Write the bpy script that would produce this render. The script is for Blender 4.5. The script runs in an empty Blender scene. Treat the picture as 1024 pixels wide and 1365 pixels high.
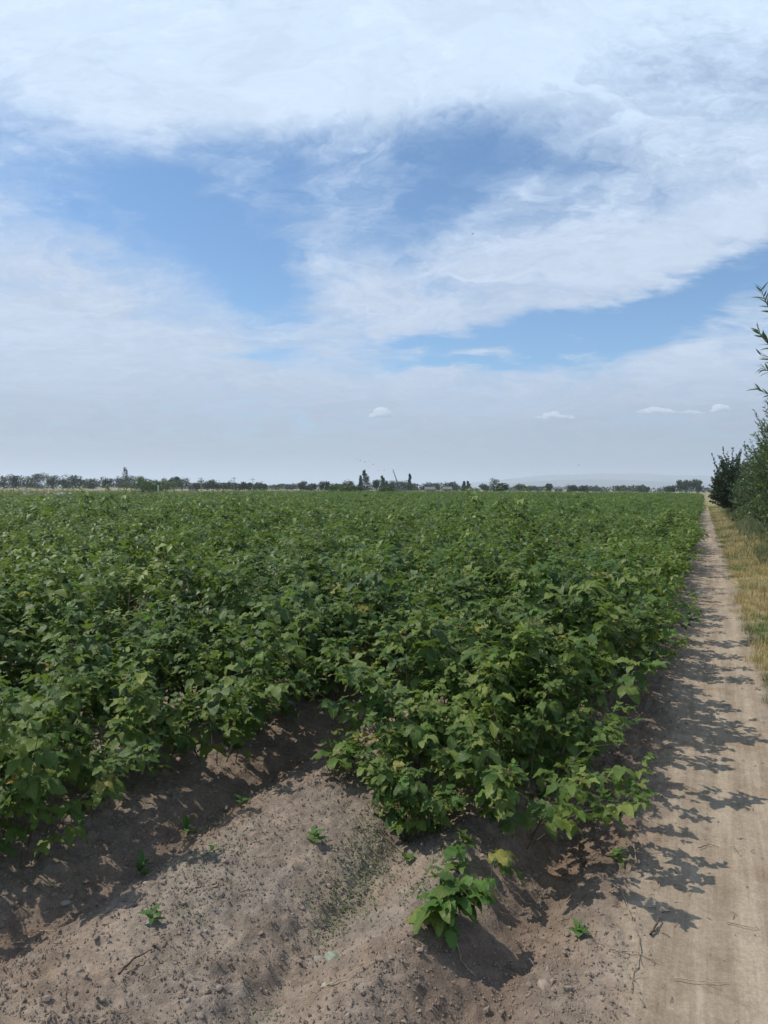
import bpy, math, random
import numpy as np
from mathutils import Vector, Matrix, Euler, Quaternion

random.seed(7)
rng = np.random.default_rng(11)
SC = bpy.context.scene
COL = SC.collection
R = math.radians

# ------------------------------------------------------------------ camera
EYE = 1.6
F = 986.0                       # focal length in pixels of a 1024 x 1365 frame
HY = 651.0                      # row of the horizon at the frame's middle
cam_d = bpy.data.cameras.new('camera')
cam = bpy.data.objects.new('camera', cam_d)
COL.objects.link(cam)
cam_d.sensor_fit = 'VERTICAL'
cam_d.sensor_height = 36.0
cam_d.lens = 36.0 * F / 1365.0
cam_d.clip_start = 0.05
cam_d.clip_end = 60000
cam.location = (0, 0, EYE)
pitch = math.atan((682.5 - HY) / F)
cam.rotation_euler = (Matrix.Rotation(R(90) - pitch, 3, 'X') @ Matrix.Rotation(R(0.36), 3, 'Z')).to_euler()
SC.camera = cam

# ------------------------------------------------------------------ sun, sky, exposure
SUN_AZ = R(-76)                 # from the viewing direction, to the left
SUN_EL = R(55)
sd = bpy.data.lights.new('sun', 'SUN')
sd.energy = 4.1
sd.angle = R(0.53)
sd.color = (1.0, 0.945, 0.86)
sun = bpy.data.objects.new('sun', sd)
COL.objects.link(sun)
sun_dir = Vector((math.sin(SUN_AZ) * math.cos(SUN_EL), math.cos(SUN_AZ) * math.cos(SUN_EL), math.sin(SUN_EL)))
sun.rotation_euler = sun_dir.to_track_quat('Z', 'Y').to_euler()
sun.location = (0, 0, 300)

SC.view_settings.view_transform = 'Standard'
SC.view_settings.look = 'None'
SC.view_settings.exposure = 0.0
SC.view_settings.gamma = 1.0
SC.view_settings.use_curve_mapping = False
SC.cycles.max_bounces = 8
SC.cycles.diffuse_bounces = 3
SC.cycles.glossy_bounces = 2
SC.cycles.transmission_bounces = 4
SC.cycles.transparent_max_bounces = 8
SC.cycles.volume_bounces = 2
SC.cycles.caustics_reflective = False
SC.cycles.caustics_refractive = False

class NT:
    """small helper around a node tree"""
    def __init__(self, tree):
        self.t = tree
        self.n = tree.nodes
    def new(self, kind, **kw):
        n = self.n.new(kind)
        for k, v in kw.items():
            if k.startswith('i_'):
                n.inputs[k[2:].replace('_', ' ')].default_value = v
            else:
                setattr(n, k, v)
        return n
    def link(self, a, b):
        self.t.links.new(a, b)
    def put(self, sock, v):
        if isinstance(v, bpy.types.NodeSocket):
            self.link(v, sock)
        else:
            sock.default_value = v
    def math(self, op, a, b=0.0, c=0.0, clamp=False):
        n = self.new('ShaderNodeMath', operation=op, use_clamp=clamp)
        self.put(n.inputs[0], a); self.put(n.inputs[1], b); self.put(n.inputs[2], c)
        return n.outputs[0]
    def vmath(self, op, a, b=(0, 0, 0)):
        n = self.new('ShaderNodeVectorMath', operation=op)
        self.put(n.inputs[0], a)
        if op == 'SCALE':
            self.put(n.inputs['Scale'], b)
        else:
            self.put(n.inputs[1], b)
        return n.outputs['Value'] if op in ('LENGTH', 'DOT_PRODUCT', 'DISTANCE') else n.outputs[0]
    def mix(self, f, a, b, blend='MIX'):
        n = self.new('ShaderNodeMix', data_type='RGBA', blend_type=blend)
        self.put(n.inputs[0], f)
        def c(v): return v if isinstance(v, bpy.types.NodeSocket) else (*v, 1.0)[:4]
        self.put(n.inputs[6], c(a)); self.put(n.inputs[7], c(b))
        return n.outputs[2]
    def noise(self, vec, scale, detail=4.0, rough=0.5, dist=0.0, color=False):
        n = self.new('ShaderNodeTexNoise')
        if vec is not None: self.link(vec, n.inputs['Vector'])
        n.inputs['Scale'].default_value = scale
        n.inputs['Detail'].default_value = detail
        n.inputs['Roughness'].default_value = rough
        n.inputs['Distortion'].default_value = dist
        return n.outputs['Color' if color else 'Fac']
    def ramp(self, v, lo, hi, a=0.0, b=1.0, smooth=True):
        n = self.new('ShaderNodeMapRange', interpolation_type='SMOOTHSTEP' if smooth else 'LINEAR')
        self.put(n.inputs[0], v)
        n.inputs[1].default_value = lo; n.inputs[2].default_value = hi
        n.inputs[3].default_value = a; n.inputs[4].default_value = b
        return n.outputs[0]

world = bpy.data.worlds.new('World')
SC.world = world
world.use_nodes = True
W = NT(world.node_tree)
W.n.clear()
sky = W.new('ShaderNodeTexSky')
sky.sky_type = 'NISHITA'
sky.sun_disc = False
sky.sun_elevation = SUN_EL
sky.sun_rotation = SUN_AZ        # clockwise from +Y, as seen from above
sky.altitude = 900
sky.air_density = 1.0
sky.dust_density = 1.2
sky.ozone_density = 1.5
tc = W.new('ShaderNodeTexCoord')
D = tc.outputs['Generated']
sx = W.new('ShaderNodeSeparateXYZ'); W.link(D, sx.inputs[0])
dx, dy, dz = sx.outputs
az = W.math('ARCTAN2', dx, dy)
el = W.math('ARCSINE', dz)
cb = W.new('ShaderNodeCombineXYZ'); W.link(az, cb.inputs[0]); W.link(el, cb.inputs[1])
AE = cb.outputs[0]
# a cloud layer high above a curved earth: x and y over the height
hz = W.math('ADD', W.math('MAXIMUM', dz, 0.0), 0.22)
cp = W.new('ShaderNodeCombineXYZ')
W.link(W.math('DIVIDE', dx, hz), cp.inputs[0]); W.link(W.math('DIVIDE', dy, hz), cp.inputs[1])
PL = cp.outputs[0]
mp = W.new('ShaderNodeMapping'); W.link(PL, mp.inputs[0])
mp.inputs['Rotation'].default_value = (0, 0, R(28))
mp.inputs['Scale'].default_value = (1.0, 1.35, 1.0)
STR = mp.outputs[0]
warp = W.noise(STR, 1.5, 6, 0.58, 0.2, color=True)
wv = W.vmath('SUBTRACT', warp, (0.5, 0.5, 0.5))
AEW = W.vmath('ADD', AE, W.vmath('MULTIPLY', wv, (0.34, 0.26, 0.0)))
n1 = W.noise(W.vmath('ADD', STR, W.vmath('SCALE', wv, 1.6)), 1.5, 10, 0.62, 0.3)
n2 = W.noise(W.vmath('ADD', STR, W.vmath('SCALE', wv, 1.2)), 6.0, 8, 0.65, 0.6)
n3 = W.noise(PL, 0.45, 3, 0.5)

def blob(px, py, rx, ry, rot, amp, power=2.0):
    """soft oval bank of cloud (amp > 0) or opening (amp < 0) at a bearing and height in the sky"""
    a0 = math.atan((px - 512) / F)
    e0 = math.atan((HY - py) / F * math.cos(a0))
    m = W.new('ShaderNodeMapping', vector_type='TEXTURE')
    W.link(AEW, m.inputs[0])
    m.inputs['Location'].default_value = (a0, e0, 0)
    m.inputs['Rotation'].default_value = (0, 0, R(rot))
    m.inputs['Scale'].default_value = (rx / F, ry / F, 1)
    l = W.vmath('LENGTH', m.outputs[0])
    g = W.math('EXPONENT', W.math('MULTIPLY', W.math('POWER', l, power), -1.0))
    return W.math('MULTIPLY', g, amp)

BL = [
    # px, py, rx, ry, rot(ccw), amp, power
    (180,  40, 620, 140,  -3,  0.75, 5),    # upper bank
    (800,  40, 420, 110,   4,  0.40, 3),
    (960, 190, 190, 130,   0,  0.30, 2),
    (110, 222, 230,  50, -20, -0.46, 2.6),    # blue wedge at the left
    (325, 300, 125, 100, -35, -0.50, 2.6),
    (470, 195, 260,  45,   8, -0.42, 2.5),
    (690, 185, 190,  85,   0, -0.52, 2.5),
    (350, 410,  50,  70,   0, -0.34, 2.5),
    (565, 300,  60,  60,   0, -0.20, 2),
    (90, 410, 240, 100,  -8,  0.42, 3),    # left white mass
    (470, 370, 110,  80,  20,  0.38, 2.5),
    (830, 330, 320,  60,   9,  0.55, 3.2),  # right bank with a sharp foot
    (560, 235, 190,  75,  10, -0.34, 2),
    (690, 268, 130,  20,  14,  0.38, 2),
    (300, 243,  60,   9,  -6,  0.20, 2),
    (190, 290, 130,   9, -16,  0.20, 2),
    (560, 430, 120,  26,   8,  0.22, 2.5),
    (760, 422, 260,  32,   8, -0.85, 3),    # blue gap
    (980, 375, 160,  38,   8, -0.55, 3),
    (590, 462, 100,  20,   6, -0.44, 3),
    (900, 402,  40,  16,  12,  0.30, 2),
    (935, 452,  60,  28,  -5,  0.24, 2),
    (300, 555, 1600, 95,   0,  0.50, 6),    # milky low sky
]
fld = 0.50
for b in BL:
    fld = W.math('ADD', blob(*b), fld)
fld = W.math('ADD', fld, W.math('MULTIPLY', W.math('SUBTRACT', n1, 0.5), 1.55))
fld = W.math('ADD', fld, W.math('MULTIPLY', W.math('SUBTRACT', n2, 0.5), 0.80))
mp2 = W.new('ShaderNodeMapping'); W.link(W.vmath('ADD', PL, W.vmath('SCALE', wv, 0.9)), mp2.inputs[0])
mp2.inputs['Rotation'].default_value = (0, 0, R(62))
n4 = W.noise(W.vmath('MULTIPLY', mp2.outputs[0], (0.7, 5.0, 1.0)), 1.6, 8, 0.62, 0.4)
fld = W.math('ADD', fld, W.math('MULTIPLY', W.math('SUBTRACT', n4, 0.5), 0.95))
mask = W.ramp(fld, -0.12, 1.22)
mask = W.math('MAXIMUM', W.math('MULTIPLY', mask, 0.95), W.ramp(el, 0.16, 0.02, 0.0, 1.0))
# the cloud's own brightness: thin sheets are greyer, high ones whiter
up = W.ramp(el, 0.02, 0.50, smooth=False)
c_low = (3.45, 3.95, 5.0)
c_high = (7.6, 9.2, 11.2)
c_mid = (6.1, 7.1, 8.7)
ccol = W.mix(W.ramp(el, 0.20, 0.55), W.mix(W.ramp(el, 0.03, 0.19), c_low, c_mid), c_high)
shade = W.ramp(W.math('ADD', W.math('MULTIPLY', n3, 0.5), W.math('MULTIPLY', n2, 0.5)), 0.3, 0.7, 0.84, 1.08)
hsv = W.vmath('SCALE', ccol, shade)
skyc = W.vmath('MULTIPLY', sky.outputs[0], (0.92, 1.26, 1.45))
final = W.mix(mask, skyc, hsv)
bg = W.new('ShaderNodeBackground'); W.link(final, bg.inputs[0]); bg.inputs[1].default_value = 0.1
wo = W.new('ShaderNodeOutputWorld'); W.link(bg.outputs[0], wo.inputs[0])

# ------------------------------------------------------------------ helpers
ROW = math.atan(426.0 / F)       # bearing of the rows and of the path
DV = np.array([math.sin(ROW), math.cos(ROW)])      # along the rows
NV = np.array([math.cos(ROW), -math.sin(ROW)])     # across them, to the right
def st2xy(s, t): return s * NV[0] + t * DV[0], s * NV[1] + t * DV[1]
def xy2st(x, y): return x * NV[0] + y * NV[1], x * DV[0] + y * DV[1]
def horizon(px): return HY + (px - 512) * 0.0063
def at(px, py, z=0.0):
    """the spot of the ground (or of height z) that the photograph shows at px, py"""
    y = (EYE - z) * F / (py - horizon(px))
    return (px - 512) / F * y, y
def at_st(px, py, z=0.0):
    return xy2st(*at(px, py, z))
def height_at(px, py, y): return EYE + (horizon(px) - py) / F * y

def _h(ix, iy, seed):
    n = (ix.astype(np.int64) * 374761393 + iy.astype(np.int64) * 668265263 + seed * 1442695041) & 0xffffffff
    n = ((n ^ (n >> 13)) * 1274126177) & 0xffffffff
    n = (n ^ (n >> 16)) & 0xffffffff
    return n / 4294967295.0
def vnoise(x, y, seed=0):
    ix, iy = np.floor(x), np.floor(y)
    fx, fy = x - ix, y - iy
    fx = fx * fx * (3 - 2 * fx); fy = fy * fy * (3 - 2 * fy)
    a, b = _h(ix, iy, seed), _h(ix + 1, iy, seed)
    c, d = _h(ix, iy + 1, seed), _h(ix + 1, iy + 1, seed)
    return (a * (1 - fx) + b * fx) * (1 - fy) + (c * (1 - fx) + d * fx) * fy
def fbm(x, y, f, octs, seed=0, gain=0.5):
    v = 0; a = 1; tot = 0
    for k in range(octs):
        v = v + a * (vnoise(x * f + 17.3 * k, y * f - 9.1 * k, seed + k) - 0.5); tot += a
        a *= gain; f *= 2.03
    return v / tot
def sstep(a, b, x):
    u = np.clip((x - a) / (b - a), 0, 1)
    return u * u * (3 - 2 * u)

def mesh_np(name, verts, faces, mat=None, uv=None, tint=None, smooth=True):
    """verts (n,3); faces (m,3) or (m,4) array, or a list of such arrays"""
    me = bpy.data.meshes.new(name)
    fl = faces if isinstance(faces, list) else [faces]
    fl = [f for f in fl if len(f)]
    loops = np.concatenate([f.ravel() for f in fl]).astype(np.int32)
    tot = np.concatenate([np.full(len(f), f.shape[1]) for f in fl]).astype(np.int32)
    start = np.concatenate([[0], np.cumsum(tot)[:-1]]).astype(np.int32)
    me.vertices.add(len(verts)); me.vertices.foreach_set('co', np.asarray(verts, np.float32).ravel())
    me.loops.add(len(loops)); me.loops.foreach_set('vertex_index', loops)
    me.polygons.add(len(tot)); me.polygons.foreach_set('loop_start', start); me.polygons.foreach_set('loop_total', tot)
    if uv is not None:
        l = me.uv_layers.new(name='uv'); l.data.foreach_set('uv', np.asarray(uv, np.float32)[loops].ravel())
    if tint is not None:
        a = me.attributes.new('tint', 'FLOAT', 'POINT'); a.data.foreach_set('value', np.asarray(tint, np.float32))
    me.update(calc_edges=True)
    me.polygons.foreach_set('use_smooth', np.full(len(tot), bool(smooth)))
    if mat is not None:
        for m in (mat if isinstance(mat, (list, tuple)) else [mat]): me.materials.append(m)
    return me
def link(name, me, parent=None, loc=None, rot=None, scale=None):
    o = bpy.data.objects.new(name, me)
    if loc is not None: o.location = loc
    if rot is not None: o.rotation_euler = rot
    if scale is not None: o.scale = (scale,) * 3 if np.isscalar(scale) else scale
    if parent is not None: o.parent = parent
    COL.objects.link(o)
    return o
def tag(o, label=None, cat=None, group=None, kind=None):
    if label: o['label'] = label
    if cat: o['category'] = cat
    if group: o['group'] = group
    if kind: o['kind'] = kind
    return o
class Geo:
    """collects pieces with uv and tint into one mesh"""
    def __init__(self): self.v, self.f3, self.f4, self.uv, self.ti, self.n = [], [], [], [], [], 0
    def add(self, v, f, uv=None, tint=0.0):
        v = np.asarray(v, float); f = np.asarray(f, int)
        (self.f3 if f.shape[1] == 3 else self.f4).append(f + self.n)
        self.v.append(v)
        self.uv.append(np.asarray(uv, float) if uv is not None else np.zeros((len(v), 2)))
        self.ti.append(np.full(len(v), float(tint)) if np.isscalar(tint) else np.asarray(tint, float))
        self.n += len(v)
    def mesh(self, name, mat, smooth=True):
        fs = []
        if self.f3: fs.append(np.concatenate(self.f3))
        if self.f4: fs.append(np.concatenate(self.f4))
        return mesh_np(name, np.concatenate(self.v), fs, mat, np.concatenate(self.uv), np.concatenate(self.ti), smooth)
def tube(pts, rads, k=5, cap=True):
    pts = np.asarray(pts, float); n = len(pts)
    rads = np.broadcast_to(np.asarray(rads, float), (n,))
    tan = np.gradient(pts, axis=0); tan /= np.linalg.norm(tan, axis=1)[:, None] + 1e-9
    ref = np.array([0.31, 0.95, 0.05]) if abs(tan[0] @ np.array([0.31, 0.95, 0.05])) < 0.9 else np.array([1.0, 0, 0])
    V = []
    for i in range(n):
        a = np.cross(tan[i], ref); a /= np.linalg.norm(a) + 1e-9
        b = np.cross(tan[i], a)
        th = np.arange(k) * 2 * math.pi / k
        V.append(pts[i] + rads[i] * (np.cos(th)[:, None] * a + np.sin(th)[:, None] * b))
    V = np.concatenate(V)
    Fq = [[i * k + j, i * k + (j + 1) % k, (i + 1) * k + (j + 1) % k, (i + 1) * k + j] for i in range(n - 1) for j in range(k)]
    return V, np.array(Fq)
def rotm(e):
    return np.array(Euler(e).to_matrix())

# ------------------------------------------------------------------ materials
def material(name):
    m = bpy.data.materials.new(name); m.use_nodes = True
    T = NT(m.node_tree); T.n.clear()
    out = T.new('ShaderNodeOutputMaterial')
    b = T.new('ShaderNodeBsdfPrincipled'); T.link(b.outputs[0], out.inputs[0])
    return m, T, b, out
def leaf_mat(name, dark, mid, light, under, rough=0.50, trans=0.30, veins=0.0, nvein=7.0, spec=0.36):
    m, T, b, out = material(name)
    oi = T.new('ShaderNodeObjectInfo'); at_ = T.new('ShaderNodeAttribute', attribute_name='tint')
    r = T.math('FRACT', T.math('ADD', oi.outputs['Random'], at_.outputs['Fac']))
    cr = T.new('ShaderNodeValToRGB'); T.link(r, cr.inputs[0])
    e = cr.color_ramp.elements
    e[0].position = 0.0; e[0].color = (*dark, 1); e[1].position = 1.0; e[1].color = (*light, 1)
    x = e.new(0.55); x.color = (*mid, 1)
    col = cr.outputs[0]
    geo = T.new('ShaderNodeNewGeometry')
    # broad drifts of tone over the field
    big = T.noise(geo.outputs['Position'], 0.35, 3, 0.6)
    col = T.mix(T.ramp(big, 0.3, 0.7), T.mix(1.0, col, (0.74, 0.80, 0.86), 'MULTIPLY'), T.mix(1.0, col, (1.28, 1.12, 0.88), 'MULTIPLY'))
    if veins:
        uv = T.new('ShaderNodeUVMap', uv_map='uv'); s = T.new('ShaderNodeSeparateXYZ'); T.link(uv.outputs[0], s.inputs[0])
        au = T.math('ABSOLUTE', s.outputs[0])
        ph = T.math('MULTIPLY', T.math('SUBTRACT', s.outputs[1], T.math('MULTIPLY', au, 0.32)), nvein)
        tri = T.math('ABSOLUTE', T.math('SUBTRACT', T.math('FRACT', ph), 0.5))       # 0.5 at a vein
        vein = T.ramp(tri, 0.36, 0.5)
        midr = T.ramp(au, 0.03, 0.09, 1.0, 0.0)
        v = T.math('MAXIMUM', vein, midr)
        col = T.mix(T.math('MULTIPLY', v, veins), col, T.mix(1.0, col, (1.5, 1.4, 1.3), 'MULTIPLY'))
        hgt = T.math('MULTIPLY', v, -1.0)
        fine = T.noise(uv.outputs[0], 14, 3, 0.6)
        hgt = T.math('ADD', hgt, T.math('MULTIPLY', fine, 0.6))
        bp = T.new('ShaderNodeBump'); bp.inputs['Strength'].default_value = 0.55; bp.inputs['Distance'].default_value = 0.0025
        T.link(hgt, bp.inputs['Height']); T.link(bp.outputs[0], b.inputs['Normal'])
        blot = T.ramp(T.noise(geo.outputs['Position'], 22, 2, 0.5), 0.62, 0.74)
        col = T.mix(T.math('MULTIPLY', blot, 0.35), col, (0.20, 0.16, 0.045))
    col = T.mix(geo.outputs['Backfacing'], col, T.mix(0.6, col, under))
    T.link(col, b.inputs['Base Color'])
    b.inputs['Roughness'].default_value = rough
    b.inputs['Specular IOR Level'].default_value = spec
    tr = T.new('ShaderNodeBsdfTranslucent')
    T.link(T.mix(1.0, col, (1.5, 1.75, 0.65), 'MULTIPLY'), tr.inputs[0])
    mx = T.new('ShaderNodeMixShader'); mx.inputs[0].default_value = trans
    T.link(b.outputs[0], mx.inputs[1]); T.link(tr.outputs[0], mx.inputs[2]); T.link(mx.outputs[0], out.inputs[0])
    return m
def plain_mat(name, c1, c2, scale=20, rough=0.8, bump=0.0, spec=0.3, detail=4, coord='Object'):
    m, T, b, out = material(name)
    t = T.new('ShaderNodeTexCoord')
    oi = T.new('ShaderNodeObjectInfo')
    n = T.noise(t.outputs[coord], scale, detail, 0.6)
    n = T.math('ADD', n, T.math('MULTIPLY', T.math('SUBTRACT', oi.outputs['Random'], 0.5), 0.3))
    T.link(T.mix(T.ramp(n, 0.3, 0.7), c1, c2), b.inputs['Base Color'])
    b.inputs['Roughness'].default_value = rough; b.inputs['Specular IOR Level'].default_value = spec
    if bump:
        bp = T.new('ShaderNodeBump'); bp.inputs['Strength'].default_value = 0.6; bp.inputs['Distance'].default_value = bump
        T.link(n, bp.inputs['Height']); T.link(bp.outputs[0], b.inputs['Normal'])
    return m

M = {}
M['rasp'] = leaf_mat('raspberry_leaf', (0.038, 0.086, 0.016), (0.084, 0.142, 0.025), (0.150, 0.202, 0.046), (0.16, 0.195, 0.10), veins=0.5, trans=0.28)
M['rasp_far'] = leaf_mat('raspberry_leaf_far', (0.036, 0.086, 0.014), (0.088, 0.148, 0.024), (0.162, 0.214, 0.045), (0.14, 0.175, 0.08), trans=0.28)
M['young'] = leaf_mat('young_leaf', (0.055, 0.13, 0.025), (0.08, 0.17, 0.032), (0.12, 0.21, 0.045), (0.16, 0.22, 0.12), veins=0.4, trans=0.3)
M['yellow'] = leaf_mat('yellowing_leaf', (0.17, 0.20, 0.05), (0.26, 0.24, 0.06), (0.34, 0.26, 0.07), (0.3, 0.28, 0.12), veins=0.4)
M['cane'] = plain_mat('cane_bark', (0.07, 0.085, 0.035), (0.13, 0.10, 0.055), 12, 0.7)
M['fruit'] = plain_mat('dry_calyx', (0.28, 0.20, 0.11), (0.17, 0.10, 0.055), 60, 0.85)
M['willow'] = leaf_mat('willow_leaf', (0.055, 0.105, 0.026), (0.095, 0.155, 0.040), (0.150, 0.210, 0.065), (0.13, 0.16, 0.12), trans=0.18, spec=0.45, rough=0.42)
M['hedge'] = leaf_mat('hedge_leaf', (0.028, 0.055, 0.020), (0.044, 0.080, 0.026), (0.070, 0.112, 0.036), (0.07, 0.09, 0.06), trans=0.12)
M['tree'] = leaf_mat('far_tree_leaf', (0.026, 0.047, 0.022), (0.038, 0.064, 0.028), (0.055, 0.084, 0.036), (0.06, 0.08, 0.05), trans=0.10)
M['tree_light'] = leaf_mat('light_tree_leaf', (0.050, 0.095, 0.028), (0.075, 0.125, 0.036), (0.11, 0.16, 0.05), (0.10, 0.13, 0.07), trans=0.15)
M['bark'] = plain_mat('bark', (0.08, 0.062, 0.045), (0.17, 0.14, 0.105), 9, 0.9, 0.01)
M['dry'] = leaf_mat('dry_grass_blade', (0.30, 0.235, 0.115), (0.40, 0.315, 0.16), (0.50, 0.41, 0.23), (0.40, 0.33, 0.19), trans=0.15, rough=0.7)
M['green_grass'] = leaf_mat('green_grass_blade', (0.075, 0.115, 0.035), (0.12, 0.16, 0.05), (0.20, 0.21, 0.085), (0.14, 0.17, 0.08), trans=0.2, rough=0.6)
M['weed'] = leaf_mat('weed_leaf', (0.085, 0.12, 0.055), (0.12, 0.155, 0.075), (0.20, 0.21, 0.11), (0.16, 0.19, 0.12), trans=0.2)
M['twig'] = plain_mat('dead_twig', (0.22, 0.16, 0.11), (0.40, 0.32, 0.22), 30, 0.8)
M['twig_dark'] = plain_mat('dark_twig', (0.06, 0.045, 0.035), (0.12, 0.09, 0.07), 30, 0.8)
M['stone'] = plain_mat('stone', (0.24, 0.21, 0.175), (0.36, 0.32, 0.275), 30, 0.85, 0.002)
M['stone_green'] = plain_mat('mossy_stone', (0.13, 0.16, 0.11), (0.28, 0.29, 0.22), 40, 0.85, 0.002)
M['bird'] = plain_mat('bird_feathers', (0.03, 0.03, 0.035), (0.06, 0.06, 0.065), 5, 0.7)
M['wall'] = plain_mat('pale_plaster', (0.22, 0.21, 0.20), (0.30, 0.29, 0.28), 1.2, 0.9)
M['roof'] = plain_mat('grey_roof', (0.10, 0.10, 0.10), (0.15, 0.145, 0.14), 1.2, 0.8)
M['glass'] = plain_mat('dark_pane', (0.03, 0.035, 0.04), (0.05, 0.055, 0.06), 1.0, 0.2, spec=0.5)
M['pole'] = plain_mat('weathered_wood', (0.16, 0.14, 0.12), (0.26, 0.24, 0.21), 3, 0.9)
M['white'] = plain_mat('white_paint', (0.66, 0.65, 0.62), (0.78, 0.77, 0.74), 6, 0.6)
M['metal'] = plain_mat('grey_metal', (0.14, 0.15, 0.16), (0.22, 0.23, 0.24), 4, 0.5)
M['hill'] = plain_mat('bare_hill', (0.08, 0.08, 0.075), (0.13, 0.12, 0.10), 0.004, 0.95)
def cloud_mat():
    m = bpy.data.materials.new('white_cloud'); m.use_nodes = True; T = NT(m.node_tree); T.n.clear()
    out = T.new('ShaderNodeOutputMaterial'); v = T.new('ShaderNodeVolumePrincipled')
    v.inputs['Color'].default_value = (1, 1, 1, 1); v.inputs['Density'].default_value = 0.013; v.inputs['Anisotropy'].default_value = 0.0
    T.link(v.outputs[0], out.inputs['Volume'])
    return m
M['cloud'] = cloud_mat()

def soil_material():
    m, T, b, out = material('soil')
    geo = T.new('ShaderNodeNewGeometry'); P_ = geo.outputs['Position']
    def attr(n): return T.new('ShaderNodeAttribute', attribute_name=n).outputs['Fac']
    path, veg, dark_soil = attr('path'), attr('veg'), attr('dark_soil')
    n0 = T.noise(P_, 1.6, 5, 0.6); n1_ = T.noise(P_, 9, 6, 0.65); n2_ = T.noise(P_, 70, 5, 0.7); n3_ = T.noise(P_, 320, 3, 0.6)
    soil = T.mix(T.ramp(n1_, 0.32, 0.68), (0.212, 0.172, 0.137), (0.318, 0.265, 0.213))
    soil = T.mix(T.ramp(n0, 0.35, 0.7), soil, T.mix(1.0, soil, (1.12, 1.02, 0.93), 'MULTIPLY'))
    soil = T.mix(T.math('MULTIPLY', dark_soil, 0.75), soil, T.mix(1.0, soil, (0.66, 0.56, 0.50), 'MULTIPLY'))
    pc = T.mix(T.ramp(n1_, 0.3, 0.7), (0.292, 0.232, 0.168), (0.362, 0.292, 0.216))
    mp_ = T.new('ShaderNodeMapping'); T.link(P_, mp_.inputs[0]); mp_.inputs['Rotation'].default_value = (0, 0, ROW); along = T.vmath('MULTIPLY', mp_.outputs[0], (1, .05, 1))
    rut = T.noise(along, 11, 4, 0.65); rut2 = T.noise(along, 60, 3, 0.6)
    pc = T.mix(T.ramp(rut, 0.35, 0.65), T.mix(1.0, pc, (0.80, 0.78, 0.76), 'MULTIPLY'), T.mix(1.0, pc, (1.07, 1.07, 1.06), 'MULTIPLY'))
    pc = T.mix(T.ramp(rut2, 0.4, 0.75, 0.0, 0.5), pc, T.mix(1.0, pc, (0.82, 0.80, 0.78), 'MULTIPLY'))
    pc = T.mix(T.ramp(n0, 0.5, 0.68, 0.0, 0.7), pc, T.mix(1.0, pc, (0.80, 0.74, 0.68), 'MULTIPLY'))
    col = T.mix(path, soil, pc)
    crumbs = T.ramp(n2_, 0.25, 0.75, 0.80, 1.16)
    col = T.mix(1.0, col, T.vmath('SCALE', (1, 1, 1), T.math('MULTIPLY', crumbs, T.ramp(n3_, 0.25, 0.75, 0.88, 1.10))), 'MULTIPLY')
    # verge and the land beyond: dry straw and low green growth
    g1 = T.noise(P_, 0.9, 5, 0.65); g2 = T.noise(P_, 26, 4, 0.7)
    straw = T.mix(T.ramp(g2, 0.3, 0.7), (0.22, 0.165, 0.085), (0.42, 0.33, 0.18))
    green = T.mix(T.ramp(g2, 0.3, 0.7), (0.07, 0.10, 0.03), (0.15, 0.18, 0.07))
    vg = T.mix(T.ramp(g1, 0.46, 0.60), straw, green)
    col = T.mix(T.math('MULTIPLY', veg, T.ramp(T.math('ADD', g2, T.math('MULTIPLY', veg, 0.5)), 0.45, 0.75)), col, vg)
    T.link(col, b.inputs['Base Color'])
    b.inputs['Roughness'].default_value = 0.95; b.inputs['Specular IOR Level'].default_value = 0.15
    h = T.math('ADD', T.math('MULTIPLY', n2_, 1.0), T.math('MULTIPLY', n3_, 0.35))
    h = T.math('ADD', h, T.math('MULTIPLY', T.math('ADD', rut, rut2), T.math('MULTIPLY', path, 1.2)))
    bp = T.new('ShaderNodeBump')
    T.link(T.math('SUBTRACT', 0.75, T.math('MULTIPLY', path, 0.5)), bp.inputs['Strength'])
    bp.inputs['Distance'].default_value = 0.018
    T.link(h, bp.inputs['Height']); T.link(bp.outputs[0], b.inputs['Normal'])
    return m
M['soil'] = soil_material()
M['clod'] = plain_mat('soil_clod', (0.215, 0.168, 0.130), (0.320, 0.262, 0.206), 35, 0.95, 0.003, 0.10)

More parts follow.
